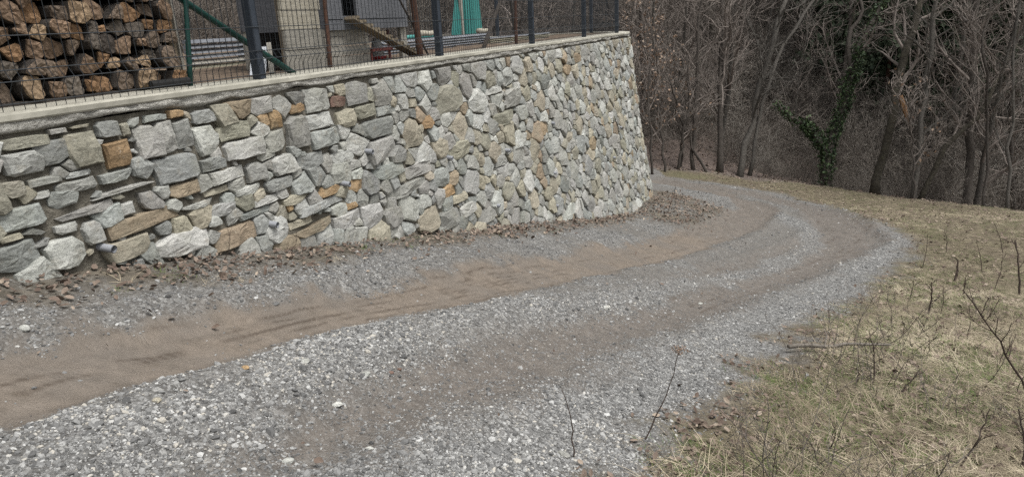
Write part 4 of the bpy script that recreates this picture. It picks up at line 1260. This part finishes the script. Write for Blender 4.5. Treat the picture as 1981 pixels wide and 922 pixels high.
def limbs(trunk, rad, r, n1=14, len1=(1.0, 2.6), n2=7, n3=4, start=.2, up=.10, thin=.005, wig=.16, ang=(.5, 1.1)):
    """bare branches growing out of a trunk polyline: list of (points, radii, sides)"""
    out = []
    Lt = len(trunk) - 1
    def at(P, t): k = min(int(t * (len(P) - 1)), len(P) - 2); f = t * (len(P) - 1) - k; return P[k] + (P[k + 1] - P[k]) * f, P[k + 1] - P[k]
    def dirn(ax):
        ax = ax / np.linalg.norm(ax); v = r.normal(0, 1, 3); v -= ax * (v @ ax); v /= np.linalg.norm(v); a = r.uniform(*ang)
        return ax * math.cos(a) + v * math.sin(a)
    for i in range(n1):
        t = start + (1 - start) * (i + r.random()) / n1
        p, ax = at(trunk, min(t, .99)); L = r.uniform(*len1) * (1.15 - .6 * t)
        r0 = np.interp(t, np.linspace(0, 1, len(rad)), rad) * r.uniform(.35, .6); r0 = max(r0, thin * 1.6)
        B = wander(p, dirn(ax), L, 6, wig, up, r); out.append((B, np.linspace(r0, max(thin, r0 * .3), 7), 5))
        for j in range(n2):
            t2 = .2 + .8 * (j + r.random()) / n2; p2, ax2 = at(B, min(t2, .99)); L2 = L * r.uniform(.25, .55)
            r2 = max(thin, r0 * .4 * (1.1 - .5 * t2)); B2 = wander(p2, dirn(ax2), L2, 4, wig * 1.2, up, r); out.append((B2, np.linspace(r2, thin * .7, 5), 3))
            for q in range(n3):
                p3, ax3 = at(B2, min(.2 + .8 * r.random(), .99)); B3 = wander(p3, dirn(ax3), L2 * r.uniform(.3, .6), 3, wig * 1.3, up, r); out.append((B3, np.linspace(thin, thin * .5, 4), 3))
    return out


def limb_mesh(ls):
    b = MB()
    for P, rr, n in ls: b.tube(P, rr, n, False)
    return b


def smooth_line(pts, n):
    P = np.asarray(pts, float); L = np.concatenate([[0], np.cumsum(np.linalg.norm(np.diff(P, axis=0), axis=1))])
    t = np.linspace(0, L[-1], n * 3)
    Q = np.stack([np.interp(t, L, P[:, k]) for k in range(P.shape[1])], 1)
    for _ in range(2):
        Q[1:-1] = (Q[:-2] + Q[1:-1] * 2 + Q[2:]) / 4
    return Q[::3] if len(Q[::3]) > 2 else Q


def at_depth(px, py, depth):
    d = ray(px, py); return EYE + d * depth / (d @ _fw)


def ground_at(px, depth):
    """point of the ground in the pixel column px at this depth"""
    P = np.array([at_depth(px, py, depth) for py in range(200, 600, 3)])
    b = P[:, 2] < G(P[:, 0], P[:, 1], False)
    return P[np.argmax(b)] if b.any() else at_depth(px, 380, depth)


def px_tree(name, label, cols, depth, w0, w1, mat, seed, hidden=0.15, **kw):
    """a tree whose stem runs through the given picture points, all at one distance, and carries on upwards"""
    r = np.random.default_rng(seed)
    base = ground_at(cols[0][0], depth)
    base = np.array([base[0], base[1], float(G(base[0], base[1])) - .15])
    P = [base] + [at_depth(x, y, depth + r.normal(0, .15) + .02 * k) for k, (x, y) in enumerate(cols[1:])]
    P.append(P[-1] + (P[-1] - P[-2]) / np.linalg.norm(P[-1] - P[-2]) * kw.pop('extra', 2.2))
    T = smooth_line(P, 14)
    T[1:-1] += r.normal(0, .035, T[1:-1].shape)
    k = depth / F / 2 * .82
    rad = np.linspace(w0 * k, w1 * k, len(T)) * (1 + r.normal(0, .05, len(T))); rad[0] *= 1.35
    root = thing(name, label, 'tree', base + np.array([0, 0, .15]))
    b = MB(); b.tube(T, rad, 9); b.build('trunk', mat, root, True)
    ls = limbs(T, rad, r, **kw)
    limb_mesh(ls).build('branches', kw.get('bm', MAT['twig'] if mat is not MAT['barkg'] else MAT['barkg']), root)
    return root, T, rad, ls


def leaves_on(P, size, r, name, mat, parent, jitter=.08):
    n = len(P); V = np.zeros((n, 4, 3)); a = r.normal(0, 1, (n, 3)); a /= np.linalg.norm(a, axis=1, keepdims=True)
    c = r.normal(0, 1, (n, 3)); c -= a * (a * c).sum(1, keepdims=True); c /= np.linalg.norm(c, axis=1, keepdims=True)
    s = size * r.uniform(.6, 1.3, (n, 1))
    Q = P + r.normal(0, jitter, (n, 3))
    V[:, 0] = Q - a * s; V[:, 1] = Q - c * s * .6; V[:, 2] = Q + a * s; V[:, 3] = Q + c * s * .6
    f = np.arange(n * 4).reshape(n, 4)
    o = mk(name, V.reshape(-1, 3), f, mat, parent, False, tints=np.repeat(r.beta(1.5, 1.8, n), 4)); o['kind'] = 'stuff'
    return o


def build_trees():
    D = 24.0
    px_tree('bare_tree', 'upright dark bare tree nearest the wall with a thick straight trunk', [(1392, 0), (1393, 200), (1398, 0)], 21.0, 15, 8, MAT['bark'], 1, n1=16)
    px_tree('bare_tree', 'slim dark tree just left of the upright dark tree', [(1343, 0), (1346, 200), (1352, 60), (1358, 0)], 21.1, 9, 5, MAT['bark'], 2, n1=14)
    px_tree('bare_tree', 'grey tree leaning right with a long straight stem', [(1430, 0), (1462, 190), (1500, 60), (1530, -20)], 20.8, 15, 9, MAT['barkg'], 3, n1=16)
    px_tree('bare_tree', 'thin grey stem crossing up to the right behind the leaning grey tree', [(1448, 0), (1482, 160), (1525, 70), (1580, -10)], 21.0, 9, 6, MAT['barkg'], 4, n1=12)
    px_tree('bare_tree', 'short crooked sapling leaning left at the edge of the road', [(1310, 0), (1322, 270), (1334, 200), (1330, 120)], 21.1, 7, 3, MAT['bark'], 5, n1=9, extra=.5, len1=(.6, 1.4))
    px_tree('bare_tree', 'low dark stem leaning right close to the wall corner', [(1372, 0), (1342, 290), (1322, 240), (1300, 170)], 20.9, 7, 3, MAT['bark'], 6, n1=9, extra=.5, len1=(.6, 1.4))
    # the ivy tree
    root, T, rad, ls = px_tree('ivy_tree', 'crooked forked tree thickly covered with green ivy', [(1598, 0), (1603, 280), (1628, 215), (1655, 130), (1666, 80), (1690, 40)], 20.3, 24, 7, MAT['bark'], 7, n1=8, start=.55, len1=(.8, 2.0))
    r = np.random.default_rng(77)
    fork = [at_depth(1602, 300, 20.3), at_depth(1580, 268, 20.3), at_depth(1556, 238, 20.1), at_depth(1520, 225, 20.1), at_depth(1494, 185, 20.1)]
    FQ = smooth_line(fork, 8); b = MB(); b.tube(FQ, np.linspace(.12, .04, len(FQ)), 7); b.build('fork', MAT['bark'], root, True)
    br = [at_depth(1650, 150, 20.3), at_depth(1640, 95, 20.3), at_depth(1645, 55, 20.4), at_depth(1672, 30, 20.4), at_depth(1660, -20, 20.4)]
    BQ = smooth_line(br, 8); b = MB(); b.tube(BQ, np.linspace(.09, .04, len(BQ)), 7); b.build('fork', MAT['bark'], root, True)
    pts = []
    for L, n, sp in ((T[:len(T)//2+2], 4600, .17), (FQ[:5], 1300, .17), (FQ[3:], 420, .07), (T[len(T)//2+1:], 700, .12)):
        k = r.random(n) * (len(L) - 1); i = k.astype(int); f = (k - i)[:, None]; p = L[i] * (1 - f) + L[np.minimum(i + 1, len(L) - 1)] * f
        v = r.normal(0, 1, (n, 3)); v /= np.linalg.norm(v, axis=1, keepdims=True); pts.append(p + v * sp * r.uniform(.5, 1.15, (n, 1)))
    leaves_on(np.vstack(pts), .045, r, 'ivy', MAT['ivy'], root, .05)
    # right of it
    root, T, rad, ls = px_tree('bare_tree', 'thick dark mossy tree leaning right beside the ivy tree', [(1692, 0), (1722, 235), (1740, 150), (1768, 60), (1795, -20)], 18.8, 21, 12, MAT['moss'], 8, n1=14)
    q = [at_depth(1742, 185, 18.5), at_depth(1748, 205, 18.5), at_depth(1757, 238, 18.5)]
    b = MB(); b.tube(q, [.05, .075, .01], 6); b.build('broken_limb', MAT['rawwood'], root)['label'] = 'torn limb showing raw orange wood'
    px_tree('bare_tree', 'pale grey slender tree rising through the thicket right of the mossy tree', [(1766, 0), (1785, 230), (1797, 120), (1812, -10)], 17.9, 13, 9, MAT['barkg'], 9, n1=14)
    px_tree('bare_tree', 'mossy half fallen tree slanting up to the right', [(1775, 0), (1830, 275), (1890, 225), (1935, 150), (1975, 60)], 18.1, 13, 7, MAT['moss'], 10, n1=14, start=.25)
    px_tree('bare_tree', 'thin light brown sapling at the right edge of the verge', [(1950, 0), (1958, 250), (1964, 120), (1972, -10)], 16.4, 8, 4, MAT['barkg'], 11, n1=16, len1=(.7, 1.6))
    px_tree('bare_tree', 'dark trunk half hidden behind the thicket at the right', [(1870, 0), (1880, 200), (1884, 60), (1890, -20)], 18.5, 18, 14, MAT['bark'], 12, n1=12)
    px_tree('bare_tree', 'slim stem beside the verge left of the right edge sapling', [(1905, 0), (1912, 220), (1900, 90), (1915, -10)], 17.0, 7, 4, MAT['bark'], 13, n1=14)
    for k, (x, d, lb) in enumerate([(1885, 31, 'tall reddish pine trunk far behind the half fallen tree'), (1842, 36, 'reddish pine trunk beyond the pale grey tree'), (1755, 38, 'reddish pine trunk far behind the leaning mossy tree'), (1960, 33, 'reddish pine trunk in the upper right corner')]):
        r = np.random.default_rng(400 + k); b0 = ground_at(x, d); b0[2] = float(G(b0[0], b0[1])) - .2
        root = thing('pine_tree', lb, 'tree', b0 + np.array([0, 0, .2])); T = np.array([b0 + np.array([.05 * i * r.normal(), .05 * i * r.normal(), 1.6 * i]) for i in range(9)])
        b = MB(); b.tube(T, np.linspace(.24, .12, 9), 9); b.build('trunk', MAT['pinebark'], root, True)
        ls = limbs(T, np.linspace(.2, .1, 9), r, 20, (1.4, 2.8), 6, 2, .28, -.02); limb_mesh(ls).build('branches', MAT['pinebark'], root)
        pts = np.vstack([P[1:] for P, rr, n in ls if n == 3])
        pts = np.repeat(pts, 3, 0)[r.random(len(pts) * 3) < .8]
        leaves_on(pts, .16, r, 'crown', MAT['needle'], root, .22)
    # young beeches that keep their tan leaves, by the wall corner
    for k, (cols, d, lb) in enumerate([([(1262, 0), (1258, 230), (1250, 100), (1245, 0)], 19.8, 'young beech with tan dead leaves against the wall corner'), ([(1285, 0), (1280, 250), (1270, 160), (1268, 80)], 20.6, 'low leafy beech sapling right of the wall corner'),
                                          ([(1320, 0), (1318, 260), (1310, 210), (1300, 150)], 21.6, 'tan leaved beech shrub behind the roadside saplings'), ([(1230, 0), (1225, 100), (1222, 40), (1220, -20)], 21.5, 'tall beech with scattered tan leaves above the end of the wall'), ([(1770, 0), (1765, 290), (1762, 240), (1758, 200)], 17.5, 'small beech sapling with pale leaves at the verge edge')]):
        root, T, rad, ls = px_tree('beech_sapling', lb, cols, d, 6, 2, MAT['bark'], 20 + k, n1=10, len1=(.8, 1.8), extra=.6)
        r = np.random.default_rng(500 + k); pts = np.vstack([P for P, rr, n in ls if n == 3]); pts = pts[r.random(len(pts)) < (.16, .16, .1, .08, .035)[k]]
        leaves_on(pts, .047, r, 'leaves', MAT['beech'], root, .05)
    # copies filling the wood
    kinds = []
    for k in range(6):
        r = np.random.default_rng(600 + k); T = wander(np.zeros(3), np.array([r.normal(0, .12), r.normal(0, .12), 1]), r.uniform(7.5, 10), 12, .06, .05, r); rad = np.linspace(r.uniform(.04, .095), .015, 13)
        me1 = MB(); me1.tube(T, rad, 7); ls = limbs(T, rad, r, 20, (1.0, 2.8), 7, 4, .1, .08, .006); kinds.append((me1, limb_mesh(ls)))
    meshes = []
    for k, (a, c) in enumerate(kinds):
        o1 = a.build('trunk', MAT['bark'] if k % 2 else MAT['barkg'], None, True); o2 = c.build('branches', MAT['twig'])
        meshes.append((o1.data, o2.data)); bpy.data.objects.remove(o1); bpy.data.objects.remove(o2)
    r = np.random.default_rng(9); n = 0; spots = []; TL = []
    while n < 140:
        az = math.radians(r.uniform(-40, 44)); d = r.uniform(17, 52); x, y = d * math.sin(az), d * math.cos(az); u, m = um(x, y)
        if not (m < -15.6 and x < 2) and (y < ye(x) + 1.2 or (u < 17 and m > -15.5)): continue
        if any(math.hypot(x - a, y - c) < .9 for a, c in spots): continue
        spots.append((x, y)); k = r.integers(0, 6); z = float(G(x, y))
        sx_ = proj(np.array([[x, y, z + 2.0]]))[0][0]
        LM = [(150, 'the firewood stack'), (450, 'the slanting green pipe'), (585, 'the plank screen'), (710, 'the chicken coop'), (905, 'the teal hood'), (1090, 'the far fence posts'), (1250, 'the end of the wall'), (1395, 'the upright dark tree'), (1480, 'the leaning grey tree'), (1610, 'the ivy tree'), (1730, 'the leaning mossy tree'), (1795, 'the pale slender tree'), (1900, 'the half fallen tree'), (1970, 'the right edge sapling')]
        lm = min(LM, key=lambda q: abs(q[0] - sx_))[1]
        root = thing('slim_tree', '', 'tree', (x, y, z - .05), 'slim bare trees in the wood'); TL.append((('dark' if k % 2 else 'grey', 'far' if d > 34 else 'near', lm), sx_, root))
        root.rotation_euler = (r.normal(0, .05), r.normal(0, .05), r.uniform(0, 6.28)); s = r.uniform(.8, 1.25); root.scale = (s, s, s)
        for nm, me in zip(('trunk', 'branches'), meshes[k]):
            o = bpy.data.objects.new(nm, me); COL.objects.link(o); o.parent = root
        n += 1
    for key in sorted({t[0] for t in TL}):
        same = sorted([t for t in TL if t[0] == key], key=lambda t: t[1])
        for i, t in enumerate(same):
            t[2]['label'] = 'slim %s bare tree, %s wood behind %s' % key + (', %s such from left' % ORD[i] if len(same) > 1 else '')
    # evergreens far up the slope on the right
    r = np.random.default_rng(31)
    T = np.array([[0, 0, i * 1.1] for i in range(9)]); rad = np.linspace(.16, .03, 9); ls = limbs(T, rad, r, 46, (1.2, 2.6), 5, 2, .08, -.05, .006, ang=(1.1, 1.6))
    tm = MB(); tm.tube(T, rad, 7); t_o = tm.build('trunk', MAT['pinebark']); b_o = limb_mesh(ls).build('branches', MAT['bark'])
    pts = np.repeat(np.vstack([P for P, rr, n_ in ls]), 3, 0); c_o = leaves_on(pts, .13, r, 'crown', MAT['needle'], None, .16)
    md = [t_o.data, b_o.data, c_o.data]
    for o in (t_o, b_o, c_o): bpy.data.objects.remove(o)
    EV = [(1640, 30), (1700, 27), (1735, 30), (1800, 26), (1850, 25.5), (1905, 27), (1945, 24), (1985, 26), (1580, 33), (1520, 36), (1680, 32), (1770, 29)]
    for x_, d in EV:
        p = ground_at(x_, d); z = float(G(p[0], p[1]))
        root = thing('evergreen_tree', 'dark evergreen far up the slope, %s evergreen from the left' % ORD[sorted(EV).index((x_, d))], 'tree', (p[0], p[1], z - .1), 'dark evergreens far up the slope'); s = r.uniform(.85, 1.3); root.scale = (s * .75, s * .75, s); root.rotation_euler[2] = r.uniform(0, 6.28)
        for nm, me in zip(('trunk', 'branches', 'crown'), md):
            o = bpy.data.objects.new(nm, me); COL.objects.link(o); o.parent = root
            if nm == 'crown': o['kind'] = 'stuff'


build_trees()


# ------------------------------------------------------------------ undergrowth
def build_thicket():
    protos = []
    for k in range(7):
        r = np.random.default_rng(700 + k); b = MB()
        for s in range(9):
            p = np.array([r.normal(0, .35), r.normal(0, .35), 0]); L = r.uniform(1.2, 3.2)
            T = wander(p, np.array([r.normal(0, .35), r.normal(0, .35), 1]), L, 7, .14, .02, r); rr = np.linspace(r.uniform(.008, .018), .004, 8)
            b.tube(T, rr, 4, False)
            for P, q, n in limbs(T, rr, r, 9, (.4, 1.4), 5, 1, .12, .03, .003, .2): b.tube(P, q, 3, False)
        protos.append(proto('shrub', np.vstack(b.v), b.f, MAT['brush']))
    x, y = sample(9500, 17, 62, -42, 47, pw=1.5); u, m = um(x, y); b = y - ye(x)
    ok = ((b > .3) & ~((u < 16.8) & (m > -15.0))) | ((m < -15.3) & (x < 2))
    lane = np.exp(-((x - 5.5) / 2.4) ** 2) * (b < 1.8)                    # the road leaves the picture here
    ok &= lane < .4
    ok &= rng.random(len(x)) < (.2 + .8 * sm(fbm(x * .35, y * .35, 111), .38, .6)) * (.45 + .55 * sm(b, 2, 9))
    x, y = x[ok], y[ok]; n = len(x); z = G(x, y); d = np.hypot(x, y)
    s = rng.uniform(.55, 1.25, n) * (.28 + .72 * sm(np.maximum(y - ye(x), (m[ok] < -15.3) * 9.0), 1, 7))
    t = np.clip(rng.beta(2, 2, n) * .9 + .15 * (fbm(x * .2, y * .2, 115) - .5), 0, 1)
    scatter('undergrowth', protos, np.stack([x, y, z - .05], 1), np.stack([rng.normal(0, .16, n), rng.normal(0, .16, n), rng.uniform(0, 6.28, n)], 1), np.repeat(s[:, None], 3, 1), t, rng.integers(0, 7, n), 'tangled leafless undergrowth filling the wood', 'undergrowth')
    # withered stalks on the verge
    protos = []
    for k in range(5):
        r = np.random.default_rng(750 + k); b = MB()
        for _ in range(r.integers(1, 3)):
            T = wander(np.array([r.normal(0, .05), r.normal(0, .05), 0]), np.array([r.normal(0, .3), r.normal(0, .3), 1]), r.uniform(.2, .42), 6, .12, .02, r); rr = np.linspace(.0024, .0012, 7); b.tube(T, rr, 4, False)
            for P, q, n in limbs(T, rr, r, 4, (.05, .16), 2, 0, .3, .03, .0009, .15): b.tube(P, q, 3, False)
        protos.append(proto('stalk', np.vstack(b.v), b.f, MAT['brush']))
    x, y = sample(900, 2.6, 15, 8, 47, pw=1.0); K = masks(x, y); ok = (K['ds'] > .15) & (K['wood'] < .1) & (fbm(x * .9, y * .9, 141) > .47); x, y = x[ok], y[ok]; n = len(x)
    s = rng.uniform(.5, 1.2, n)
    scatter('withered_stalks', protos, np.stack([x, y, G(x, y)], 1), np.stack([rng.normal(0, .25, n), rng.normal(0, .25, n), rng.uniform(0, 6.28, n)], 1), np.repeat(s[:, None], 3, 1), rng.uniform(.0, .5, n), rng.integers(0, 5, n), 'thin withered stalks standing about in the verge grass', 'dry stalks')


build_thicket()


# ------------------------------------------------------------------ weeds, stick, snow
def weed(label, base_px, tip_px, w=4, seed=0, side=5, head=None, grp=None, bend=.02):
    r = np.random.default_rng(seed); b0 = gp(*base_px, fn=lambda a, c: G(a, c), tmax=20)
    depth = (b0 - EYE) @ _fw; tip = at_depth(*tip_px, depth)
    T = np.array([b0 + (tip - b0) * t + np.array([bend * math.sin(t * 3.1), 0, 0]) for t in np.linspace(0, 1, 9)]); T[1:-1] += r.normal(0, .004, (7, 3))
    L = np.linalg.norm(tip - b0); rad = np.linspace(w, w * .45, 9) * depth / F / 2
    root = thing('dry_weed', label, 'weed', b0, grp)
    b = MB(); b.tube(T, rad, 6); b.build('stem', MAT['weed'], root)
    if side:
        ls = limbs(T, rad, r, side, (L * .18, L * .42), 3, 0, .25, .06, rad[-1] * .55, .12); limb_mesh(ls).build('side_shoots', MAT['weed'], root)
    if head:
        pts = tip + r.normal(0, 1, (140, 3)) * head * np.array([.55, .55, .4]); pts[:, 2] += head * .4
        o = leaves_on(pts, head * .17, r, 'seed_head', MAT['beech'], root, .002); del o['kind']
        for j in range(7):
            pass


weed('tall dry weed with a brown seed head standing at the gravel edge', (1248, 850), (1313, 680), 3, 1, 0, head=.030)
weed('single bare dark stalk standing in the gravel at the bottom', (1110, 885), (1086, 752), 3.5, 2, 0)
weed('arching dark weed stem at the right edge of the picture', (1985, 760), (1862, 560), 4.5, 3, 9, bend=.03)
weed('upright dark weed stalk with side twigs near the right edge', (1972, 570), (1963, 465), 4, 4, 5)
weed('short dark stub of a weed above the stick', (1846, 545), (1853, 502), 5, 5, 2)
weed('branched weed standing left of the arching stem', (1795, 610), (1802, 545), 4, 6, 6)
weed('branched weed at the end of the grey stick', (1690, 745), (1682, 640), 3, 7, 8)
weed('forked dark weed right of the grey stick', (1730, 765), (1778, 715), 3, 8, 5)
weed('low dark weed in front of the bottom right straw', (1855, 905), (1915, 790), 4, 9, 6)
weed('dark stalk in the bottom right corner', (1978, 905), (1970, 790), 5, 10, 3)
weed('dark stub standing in the straw below the stick', (1654, 745), (1657, 710), 4, 11, 0)
weed('short twig standing in the straw near the bottom edge', (1600, 880), (1610, 815), 3, 12, 3)
_r = np.random.default_rng(55)
_wl = [(1785, 500), (1830, 470), (1900, 510), (1925, 540), (1760, 560), (1820, 590), (1745, 640), (1870, 640), (1930, 690), (1700, 690), (1790, 680), (1850, 720), (1940, 470)]
for k, (x, y) in enumerate(_wl):
    weed('small branched weed in the verge grass, %s small weed from the right edge' % ORD[sorted(_wl)[::-1].index((x, y))], (x, y + 18), (x + _r.normal(0, 10), y - _r.uniform(20, 50)), 1.5, 60 + k, 5, grp='small dry weeds on the verge')
for k, (x, y, lb) in enumerate([(560, 475, 'thin dry weed at the wall foot below the orange stones'), (430, 490, 'thin dry weed at the wall foot left of the white pipe'), (1290, 395, 'thin dry weed by the leaf pile at the wall corner')]):
    weed(lb, (x, y + 18), (x + _r.normal(0, 10), y - _r.uniform(20, 50)), 1.5, 80 + k, 5, grp='dry weeds at the foot of the wall')


def build_small():
    a, c = gp(1520, 681, G, 20), gp(1722, 678, G, 20); t = np.linspace(0, 1, 10)
    P = a + (c - a) * t[:, None] + np.random.default_rng(3).normal(0, .006, (10, 3)); P[:, 2] = G(P[:, 0], P[:, 1]) + .055
    root = thing('fallen_stick', 'straight grey stick lying across the verge grass', 'stick', P[0])
    b = MB(); b.tube(P, np.linspace(.018, .009, 10), 7); b.build('shaft', MAT['deadstick'], root, True)
    b = MB(); b.tube([P[3], P[3] + np.array([.05, .08, .05]), P[3] + np.array([.06, .16, .07])], [.008, .006, .003], 5); b.build('side_twig', MAT['deadstick'], root)
    # larger loose stones
    t_ = (1 + 5 ** .5) / 2
    for k, (x, y, s, col, lb) in enumerate([(590, 700, .028, LITE, 'white fist sized stone on the gravel ridge'), (708, 725, .030, LITE, 'whitish stone left of the red brick crumbs'), (558, 893, .026, LITE, 'flat white stone near the bottom of the picture'), (1172, 596, .045, LITE, 'long white stone on the gravel ridge beside the right track'), (1355, 588, .03, LITE, 'flat white stone in the right wheel track'), (48, 637, .03, LITE, 'pale stone at the left by the leaf strip'), (303, 776, .022, TAN, 'small tan stone at the edge of the mud track'), (755, 722, .02, RED, 'red brick crumb on the gravel ridge'), (772, 714, .016, RED, 'smaller red brick crumb behind the first'),
                                            (1090, 880, .035, GREY, 'flat grey stone right of the bare stalk'), (650, 785, .03, LITE, 'flat pale stone below the brick crumbs'), (475, 712, .02, ORNG, 'orange stone on the gravel beside the mud track'), (765, 458, .06, GREY, 'grey boulder at the foot of the wall'), (1640, 605, .03, GREY, 'grey stone at the right edge of the gravel'), (715, 868 + 0, .02, LITE, 'little white stone amid the lower gravel')]):
        r = np.random.default_rng(800 + k); p = gp(x, y, G, 25)
        me = bpy.data.meshes.new('tmp'); import bmesh
        bm = bmesh.new(); bmesh.ops.create_icosphere(bm, subdivisions=2, radius=1)
        v = np.array([w.co[:] for w in bm.verts]); f = [[q.index for q in fc.verts] for fc in bm.faces]; bm.free(); bpy.data.meshes.remove(me)
        for n_ in r.normal(0, 1, (7, 3)):
            n_ /= np.linalg.norm(n_); dd = v @ n_; lim = r.uniform(.55, .85); v = v - np.outer(np.maximum(dd - lim, 0), n_)
        v = v * np.array([1.25, .9, .6]) * s * (.75 if s < .05 else 1); a_ = r.uniform(-.5, .5); ca, sa = math.cos(a_), math.sin(a_); v = v @ np.array([[ca, sa, 0], [-sa, ca, 0], [0, 0, 1]])
        gz = float(G(p[0], p[1]))
        cc = np.array(col) * (1.25 if col is LITE else 1.1)
        tag(mk('loose_stone', v + np.array([p[0], p[1], gz + s * .12]), f, MAT['stone'], None, False, cols=np.tile([*cc, 1], (len(v), 1))), lb, 'stone', 'larger loose stones on the road')


build_small()
